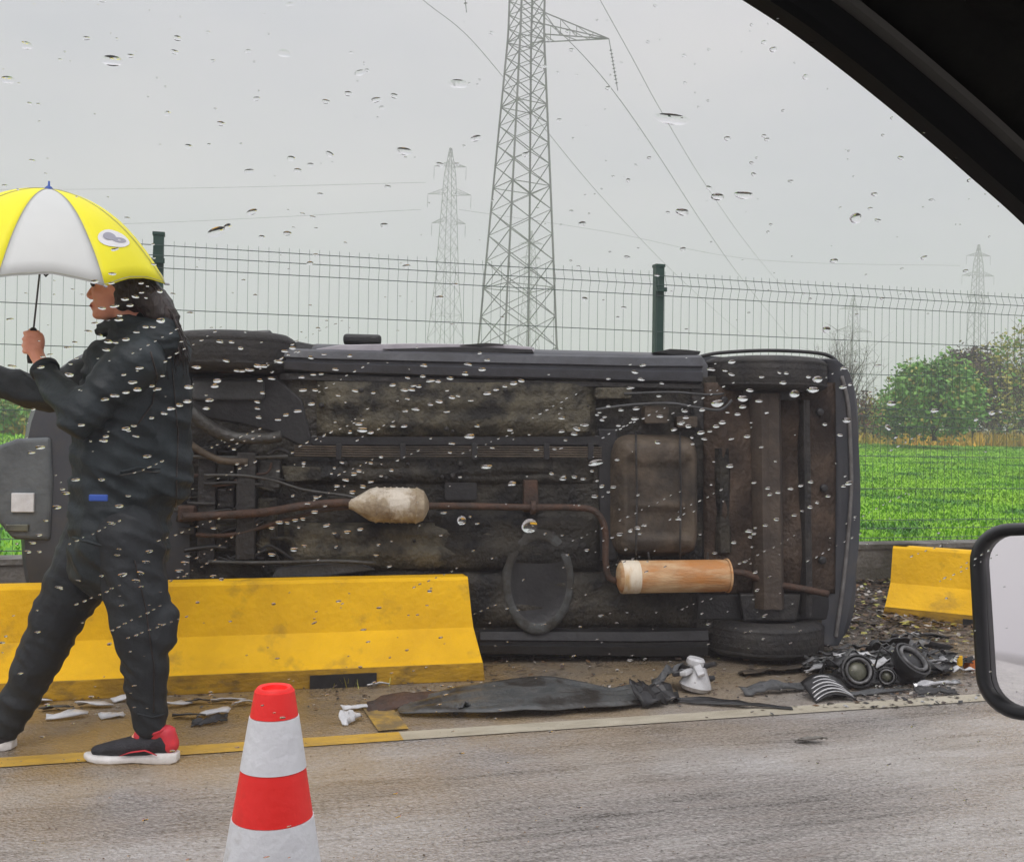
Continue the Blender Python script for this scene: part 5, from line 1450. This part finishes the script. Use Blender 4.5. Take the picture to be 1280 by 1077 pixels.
def cable(pts, r, label, grp='overhead power lines'):
    P = [at(*p) for p in pts]; out = []
    for i in range(len(P) - 1):
        a, b, c, d = P[max(i - 1, 0)], P[i], P[i + 1], P[min(i + 2, len(P) - 1)]
        for k in range(8):
            s = k / 8; out.append(.5 * ((2 * b) + (c - a) * s + (2 * a - 5 * b + 4 * c - d) * s * s + (3 * b - a - 3 * c + d) * s ** 3))
    out.append(P[-1])
    n_ = len(out); rr_ = [.68 * (r[0] + (r[1] - r[0]) * i / (n_ - 1)) for i in range(n_)]
    mb = MB(); mb.tube(out, rr_, 5); return mb.build('power_line', M['cable'], None, True, label=label, cat='power line', group=grp)
cable([(440, -80, 66), (525, -3, 70), (577, 38, 74), (617, 82, 80), (676, 155, 90), (760, 255, 115), (850, 348, 160), (930, 420, 240)], (.030, .045), 'power line passing behind the tall pylon down to the fence')
cable([(600, -40, 66), (660, 5, 70), (705, 45, 72), (762, 108, 75), (820, 190, 88), (880, 282, 115), (930, 352, 150), (985, 420, 220)], (.032, .05), 'power line running through the insulator of the tall pylon\'s arm')
cable([(700, -90, 66), (750, 0, 72), (790, 72, 80), (827, 140, 92), (880, 228, 120), (930, 300, 160), (972, 352, 215), (1010, 395, 280)], (.030, .055), 'power line farthest from the tall pylon on the arm side')
cable([(-300, 236, 150), (0, 237, 145), (250, 235, 140), (532, 228, 135)], (.035, .035), 'faint level power line running from the hazy pylon over the umbrella')
cable([(-300, 282, 150), (0, 280, 145), (180, 279, 140), (526, 262, 135)], (.035, .035), 'second faint level power line just above the fence top')
cable([(574, 262, 135), (760, 290, 160), (950, 325, 175), (1200, 332, 190)], (.035, .05), 'sagging faint power line joining hazy and far pylons')

# ------------------------------------------------------------------ the car the photographer sits in
def pane_pt(px, py, off=0.0):
    """on the side window: plane Y + .22 (z - 1.15) = .58 (+off towards the outside)"""
    d = ray(px, py); s = (.58 + off) / (d.y + .22 * d.z)
    return EYE + d * s
PN = Vector((0, 1, .22)).normalized()
OWN = empty('own_car_door', (0.4, .62, .55), 0, label='black window frame and door of the car the view is taken from', cat='car door')
own_o = Vector(OWN.location)
edge_px = [(-900, -560), (-300, -470), (200, -330), (600, -170), (800, -92), (880, -42), (947, 0), (1000, 35), (1060, 80), (1120, 128), (1180, 178), (1230, 222), (1280, 266), (1340, 325), (1420, 410), (1520, 530), (1640, 700), (1740, 880), (1760, 1000)]
edge = []
for i in range(len(edge_px) - 1):
    P = [Vector(edge_px[max(i - 1, 0)]), Vector(edge_px[i]), Vector(edge_px[i + 1]), Vector(edge_px[min(i + 2, len(edge_px) - 1)])]
    for k in range(4):
        f = k / 4; edge.append(.5 * ((2 * P[1]) + (P[2] - P[0]) * f + (2 * P[0] - 5 * P[1] + 4 * P[2] - P[3]) * f * f + (3 * P[1] - P[0] - 3 * P[2] + P[3]) * f ** 3))
edge.append(Vector(edge_px[-1]))
def frame_strip(prof, name, m):
    """prof: (offset away from the opening, offset towards the cabin), metres"""
    pts = [pane_pt(p.x, p.y) for p in edge]; vs = []; k = len(prof)
    for i, p in enumerate(pts):
        t = (pts[min(i + 1, len(pts) - 1)] - pts[max(i - 1, 0)]).normalized()
        o_ = PN.cross(t).normalized()
        if o_.z < 0 and o_.x < 0: o_ = -o_
        if o_.dot(Vector((.6, 0, .8))) < 0: o_ = -o_
        for (a, b) in prof: vs.append(p + o_ * a - PN * b - own_o)
    fs = [(i * k + j, i * k + (j + 1) % k, (i + 1) * k + (j + 1) % k, (i + 1) * k + j) for i in range(len(pts) - 1) for j in range(k)]
    fs += [tuple(range(k)), tuple(reversed(range((len(pts) - 1) * k, len(pts) * k)))]
    mb = MB(); mb.add(vs, fs); return mb.build(name, m, OWN, auto=R(35))
frame_strip([(0, -.012), (0, .008), (.004, .012), (.0165, .014), (.0165, -.012)], 'window_frame', M['cabin_edge'])
frame_strip([(.0168, -.010), (.0168, .015), (.019, .020), (.0225, .021), (.025, .016), (.025, -.010)], 'weather_seal', M['seal'])
frame_strip([(.0253, -.012), (.0253, .012), (.040, .030), (.080, .060), (.14, .11), (.20, .19), (.20, .22), (.12, .15), (.06, .085), (.04, -.012)], 'pillar_trim', M['cabin'])
# roof lining over the camera and door card below the glass (outside the frame)
mb = MB()
pr_ = [pane_pt(p.x, p.y) for p in edge[:30]]
mb.box((-.55, -.42, 1.72 - own_o.z), (2.4, .7, .02)); 
mb.build('roof_lining', M['cabin'], OWN, bevel=.005)
zs_ = .66
mb = MB(); mb.box((.05, .10, .02), (2.3, .10, .18)); mb.build('door_card', M['cabin_edge'], OWN, bevel=.02)
mb = MB(); mb.box((.05, .10, -.20), (2.3, .14, .26)); mb.build('door_panel', M['body'], OWN, bevel=.02)
# window pane
g0, g1 = Vector((-1.0, 0, .64)), Vector((1.35, 0, 1.62))
vs = []
for x, z in ((-1.0, .64), (1.10, .64), (1.10, 1.0), (.45, 1.62), (-1.0, 1.62)):
    pass
pane_poly = [pane_pt(p.x, p.y, -.001) for p in edge[3:]]
low = [Vector((pane_poly[-1].x, .58 - .22 * (.64 - 1.15), .64)), Vector((pane_poly[0].x, .58 - .22 * (.64 - 1.15), .64))]
poly = [p - own_o for p in pane_poly + low]
mb = MB(); n_ = len(poly)
mb.add([p for p in poly] + [p + PN * .0035 for p in poly], [tuple(range(n_)), tuple(reversed(range(n_, 2 * n_)))] + [(k, n_ + k, n_ + (k + 1) % n_, (k + 1) % n_) for k in range(n_)])
gm = bpy.data.materials.new('clear_side_glass'); gm.use_nodes = True; gm.node_tree.nodes.clear()
tb = gm.node_tree.nodes.new('ShaderNodeBsdfTransparent'); tb.inputs[0].default_value = (.975, .970, .975, 1)
og = gm.node_tree.nodes.new('ShaderNodeOutputMaterial'); gm.node_tree.links.new(tb.outputs[0], og.inputs[0])
mb.build('window_glass', gm, OWN)

# raindrops on the outer face of the glass
wm = bpy.data.materials.new('rain_water'); wm.use_nodes = True; wm.node_tree.nodes.clear()
wb = wm.node_tree.nodes.new('ShaderNodeBsdfGlass'); wb.inputs['IOR'].default_value = 1.33; wb.inputs['Roughness'].default_value = 0.0
ow = wm.node_tree.nodes.new('ShaderNodeOutputMaterial'); wm.node_tree.links.new(wb.outputs[0], ow.inputs[0])
def tr_(pts, x0, y0, k): return [(x0 + a / k, y0 + b / k) for a, b in pts]
D = []
D += tr_([(230,113),(275,115),(255,187),(143,213),(295,225),(340,222),(380,208),(400,208),(110,288),(210,285),(220,262),(190,340),(178,370),(460,190),(480,150),(430,255),(385,262),(395,310),(375,345),(375,370),(380,405),(455,413),(485,395),(530,380),(583,353),(510,138),(580,175),(630,163),(675,220),(545,250),(590,240),(620,238),(550,300),(597,300),(685,320),(750,302),(820,310),(895,280),(940,300),(975,283),(950,333),(945,380),(985,373),(895,438),(940,438),(810,463),(765,430),(730,168),(1015,205),(1070,265),(1040,355),(1080,345),(1100,383),(850,557),(810,580),(765,610),(745,622),(715,645),(680,668),(700,578),(740,692),(780,670),(810,652),(850,630),(890,608),(600,712),(570,735),(635,745),(595,768),(550,795),(520,800),(490,810),(430,830),(460,808),(670,850),(720,845),(770,835),(515,912),(430,932),(555,898),(640,820),(205,1015),(830,935),(75,357),(105,343),(40,372),(15,390)], 200, 390, 3.077)
D += tr_([(95,180),(270,175),(345,158),(325,195),(258,212),(198,230),(150,243),(120,240),(90,222),(30,228),(75,262),(45,275),(30,312),(20,360),(60,352),(120,333),(155,322),(205,305),(230,300),(345,290),(380,275),(415,262),(450,250),(480,240),(280,318),(188,362),(15,420),(305,418),(275,460),(205,488),(365,505),(540,512),(612,510),(435,435),(640,440),(655,475),(690,450),(700,430),(735,415),(640,387),(780,375),(790,365),(800,395),(825,340),(875,355),(935,350),(810,383),(865,417),(930,390),(912,268),(825,232),(962,178),(930,205),(955,235),(340,580),(600,607),(645,627),(690,620),(725,628),(770,563),(760,597),(860,552),(440,650),(245,805),(515,835),(305,805),(175,762),(845,660),(825,680),(770,697),(1105,787),(965,812),(940,822),(912,832),(870,847),(840,860),(1020,483),(1030,380),(1025,300),(1130,360),(1110,410),(1085,433),(740,910)], 500, 400, 3.167)
D += tr_([(75,178),(150,250),(65,232),(345,195),(427,165),(400,200),(425,215),(545,225),(615,208),(643,210),(630,248),(370,328),(468,310),(535,320),(675,292),(748,275),(498,278),(240,360),(245,385),(230,405),(200,433),(255,420),(310,355),(410,365),(470,343),(450,372),(390,405),(365,420),(340,440),(318,470),(305,445),(272,490),(425,470),(488,460),(545,502),(420,577),(515,643),(610,682),(660,667),(700,655),(740,640),(578,690),(215,787),(80,812),(55,825),(25,835),(435,880),(360,922),(495,835),(520,822),(560,812),(605,788),(675,772),(705,755),(737,740),(765,722),(808,697),(880,397),(795,413),(867,265),(870,657),(890,645),(855,455),(480,955),(570,665),(870,190),(1005,180),(500,858),(515,845)], 780, 400, 3.168)
D += tr_([(540,470),(535,515),(678,515),(680,560),(650,580),(600,592),(550,625),(625,622),(490,635),(455,708),(425,747),(570,690),(575,670),(360,800),(325,825),(240,858),(205,868),(520,795),(555,800),(510,835),(655,750),(700,725),(735,725),(605,785),(195,918),(60,915),(670,922),(335,960),(638,990),(605,1040),(660,1025),(550,1055),(730,1008),(760,1023),(905,1012),(945,917),(1165,937),(1205,932),(1240,912)], 0, 220, 3.845)
D += tr_([(310,100),(590,140),(565,180),(615,168),(515,195),(470,212),(840,218),(800,238),(768,253),(737,275),(680,295),(600,330),(565,343),(610,377),(475,378),(465,397),(365,327),(660,467),(180,427),(140,450),(975,130),(965,150),(940,215),(925,250),(295,632),(340,572),(455,572),(575,645),(535,690),(495,765),(255,695),(205,755),(175,820),(145,855),(125,895),(670,893),(655,940),(630,990),(610,1025),(550,998),(525,910),(350,1025),(805,980),(830,945),(960,790),(845,915)], 0, 440, 3.59)
drops = [(x, y, random.uniform(6, 11), random.uniform(.32, .48), random.uniform(-.15, .15)) for x, y in D]
big_ones = [(573, 105, 26, .42, 0), (840, 149, 50, .26, .04), (1070, 273, 19, .6, 0), (728, 280, 12, .5, 0), (270, 290, 24, .45, -.5), (284, 284, 12, .6, -.5), (315, 265, 14, .5, -.4), (355, 67, 18, .45, 0), (450, 91, 14, .5, -.2), (459, 88, 7, .5, 0),
        (470, 125, 13, .5, -.2), (505, 189, 22, .4, 0), (595, 173, 15, .5, -.3), (140, 76, 24, .5, 0), (33, 57, 15, .5, 0), (163, 70, 9, .5, 0), (108, 48, 9, .5, 0), (10, 100, 16, .5, 0), (218, 65, 10, .5, 0), (372, 213, 10, .5, 0), (388, 206, 9, .5, 0), (311, 214, 13, .4, -.2),
        (412, 193, 12, .5, .3), (400, 243, 8, .5, 0), (853, 265, 18, .5, 0), (897, 246, 18, .5, 0), (930, 244, 28, .32, -.1), (1033, 412, 13, .6, 0), (960, 290, 5, .6, 0), (662, 657, 20, 1.0, 0), (577, 650, 11, 1.2, 0), (1022, 474, 14, .6, 0), (453, 537, 14, .5, 0), (587, 545, 15, .4, 0),
        (608, 583, 16, .35, 0), (640, 604, 12, .5, 0), (745, 578, 22, .35, -.2), (993, 492, 15, .6, 0), (1016, 487, 17, .45, 0), (897, 504, 18, .5, 0), (928, 498, 16, .5, 0), (1058, 525, 13, .5, 0), (1110, 534, 10, .6, .6), (1240, 996 - 480, 10, .5, 0), (1168, 513, 11, .5, 0), (1114, 504, 14, .45, 0)]
drops += big_ones
rnd = random.Random(99)
for _ in range(330):
    x, y = rnd.uniform(-20, 1300), rnd.uniform(-10, 420); drops.append((x, y, rnd.choice([2.5, 3, 4, 5, 6, 8, 10]) * rnd.uniform(.8, 1.1), rnd.uniform(.35, .6), rnd.uniform(-.2, .2)))
for _ in range(260):
    x, y = rnd.uniform(-20, 1300), rnd.uniform(420, 900); drops.append((x, y, rnd.choice([2.5, 3, 4, 5, 6]) * rnd.uniform(.8, 1.2), rnd.uniform(.35, .6), rnd.uniform(-.3, .1)))
for _ in range(160):
    x, y = rnd.uniform(-20, 1300), rnd.uniform(700, 1077); drops.append((x, y, rnd.choice([3, 4, 5, 7]) * rnd.uniform(.8, 1.2), rnd.uniform(.3, .5), rnd.uniform(-.4, .1)))
for _ in range(44):                      # runs of small drops blown in slanting rows
    x, y = rnd.uniform(0, 1200), rnd.uniform(430, 800); n_ = rnd.randint(4, 9); sl = rnd.uniform(.35, .6)
    for k in range(n_): drops.append((x + k * 9 + rnd.uniform(-2, 2), y - k * 9 * sl, rnd.uniform(2.5, 5.5), .4, -.4))
tx = Vector((1, 0, 0)); ty = PN.cross(tx).normalized(); ty = ty if ty.z > 0 else -ty
def add_drops():
    nr, na = 6, 18; Vs, Qs = [], []; b = 0
    rn = random.Random(5)
    for (x, y, w, asp, rot) in drops:
        c = pane_pt(x, y, .0045)
        d_ = (c - EYE).length
        a = w / 2 / F * (d_ * .97); bb = a * asp
        hh = min(a, bb) * .62 * rn.uniform(.8, 1.15)
        e1 = tx * math.cos(rot) - ty * math.sin(rot); e2 = ty * math.cos(rot) + tx * math.sin(rot)
        ph = rn.uniform(0, 6.28); k3 = rn.uniform(0, .14)
        ring = []
        for i in range(nr + 1):
            th = math.pi / 2 * i / nr
            for j in range(na):
                az = 2 * math.pi * j / na
                q_ = 1 + k3 * math.sin(2 * az + ph) + .5 * k3 * math.sin(3 * az + ph * 2)
                rad_ = 1 - i / nr
                Vs.append(c + (e1 * a * math.cos(az) + e2 * bb * math.sin(az)) * rad_ * q_ + PN * hh * (1 - rad_ * rad_))
        for i in range(nr):
            for j in range(na): Qs.append((b + i * na + j, b + i * na + (j + 1) % na, b + (i + 1) * na + (j + 1) % na, b + (i + 1) * na + j))
        bc = len(Vs); Vs.append(c)
        for j in range(0, na, 2): Qs.append((bc, b + (j + 2) % na, b + j + 1, b + j))
        b = len(Vs)
    me = fast_mesh('raindrops', np.array([tuple(v_) for v_ in Vs]), np.array(Qs))
    bm = bmesh.new(); bm.from_mesh(me); bmesh.ops.remove_doubles(bm, verts=bm.verts, dist=1e-6); bmesh.ops.recalc_face_normals(bm, faces=bm.faces)
    for f in bm.faces: f.smooth = True
    for e in bm.edges:
        if len(e.link_faces) == 2 and e.calc_face_angle(0) > R(28): e.smooth = False
    bm.to_mesh(me); bm.free()
    link('raindrops', me, wm, None, False, label='raindrops beaded on the outside of the car window', cat='raindrops', kind='stuff')
add_drops()

# wing mirror outside the window
MC = at(1306, 776, .95)
MIR = empty('wing_mirror', MC, 0, label='black wing mirror showing bright sky beyond the window', cat='wing mirror')
MIR['label'] = 'black rounded wing mirror reflecting pale sky, outside the car window'
nrm_m = (at(1306, 776, .95) - EYE).normalized()
want = Vector((-.98, -.17, .028)).normalized()          # reflected direction: back along the road
mn = (want - nrm_m).normalized()
face = -nrm_m.lerp(-mn, .62).normalized()
fx = RIGHT - face * RIGHT.dot(face); fx.normalize(); fy = face.cross(fx); fy = fy if fy.z > 0 else -fy
def rrect(hx, hy, r, n=8, pw=None):
    out = []
    for cx, cy, a0 in ((hx - r, hy - r, 0), (-hx + r, hy - r, 90), (-hx + r, -hy + r, 180), (hx - r, -hy + r, 270)):
        for i in range(n + 1): a = R(a0 + 90 * i / n); out.append((cx + r * math.cos(a), cy + r * math.sin(a)))
    return out
def mring(hx, hy, r, t, shift=0): return [fx * a + fy * b + face * t for a, b in rrect(hx, hy, r)]
hx, hy, rc = .0640, .0905, .038
rings = [mring(hx - .0125, hy - .0125, rc - .012, -.010), mring(hx - .0115, hy - .0115, rc - .011, .001), mring(hx - .007, hy - .007, rc - .006, .005), mring(hx - .003, hy - .003, rc, .003), mring(hx, hy, rc, -.006), mring(hx - .002, hy - .002, rc, -.035), mring(hx - .016, hy - .018, rc, -.075), mring(hx - .035, hy - .045, rc * .7, -.098)]
vs = [p for r_ in rings for p in r_]; k = len(rings[0])
fs = [(i * k + j, i * k + (j + 1) % k, (i + 1) * k + (j + 1) % k, (i + 1) * k + j) for i in range(len(rings) - 1) for j in range(k)]
fs.append(tuple(range((len(rings) - 1) * k, len(rings) * k)))
mb = MB(); mb.add(vs, fs); mb.build('mirror_housing', M['mirror_shell'], MIR, True)
# the glass, turned inside the housing so that it looks back along the road
gx = RIGHT - mn * RIGHT.dot(mn); gx.normalize(); gy = mn.cross(gx); gy = gy if gy.z > 0 else -gy
cc = -face * .004
pg = [fx * a + fy * b for a, b in rrect(hx - .012, hy - .012, rc - .011)]
vs = [p + cc for p in pg] 
# true mirror plane tilt is carried by the glass's own normal: small wedge
vs2 = []
for p in vs:
    d_ = (p - cc).dot(mn); vs2.append(p - mn * d_ * .0)
axis_line = face
vv_ = []
for p in pg:
    # slide along the housing axis until the point lies in the plane through cc with normal mn
    s = (cc - p).dot(mn) / face.dot(mn); s = max(-.02, min(.02, s)); vv_.append(p + face * s)
n_ = len(vv_)
mb = MB(); mb.add(vv_ + [p - face * .003 for p in vv_], [tuple(range(n_)), tuple(reversed(range(n_, 2 * n_)))] + [(j, n_ + j, n_ + (j + 1) % n_, (j + 1) % n_) for j in range(n_)])
mb.build('mirror_glass', M['mirror'], MIR)
mb = MB(); mb.tube([-face * .05 + fx * .03 - fy * .03, Vector((.12, -.04, -.10)), Vector((.20, -.12, -.16))], [.03, .028, .03], 12, flat=.6); mb.build('mirror_arm', M['mirror_shell'], MIR, True)

# ------------------------------------------------------------------ air
hz = bpy.data.materials.new('thin_rain_haze'); hz.use_nodes = True; hz.node_tree.nodes.clear()
pv = hz.node_tree.nodes.new('ShaderNodeVolumePrincipled'); pv.inputs['Color'].default_value = (.975, .955, 1.0, 1); pv.inputs['Density'].default_value = .0042; pv.inputs['Anisotropy'].default_value = 0.0
oh = hz.node_tree.nodes.new('ShaderNodeOutputMaterial'); hz.node_tree.links.new(pv.outputs[0], oh.inputs['Volume'])
mb = MB(); mb.box((0, 0, 24), (1500, 1500, 50.6)); mb.build('haze', hz, None, label='thin rain haze in the air over the fields', cat='haze', kind='stuff')
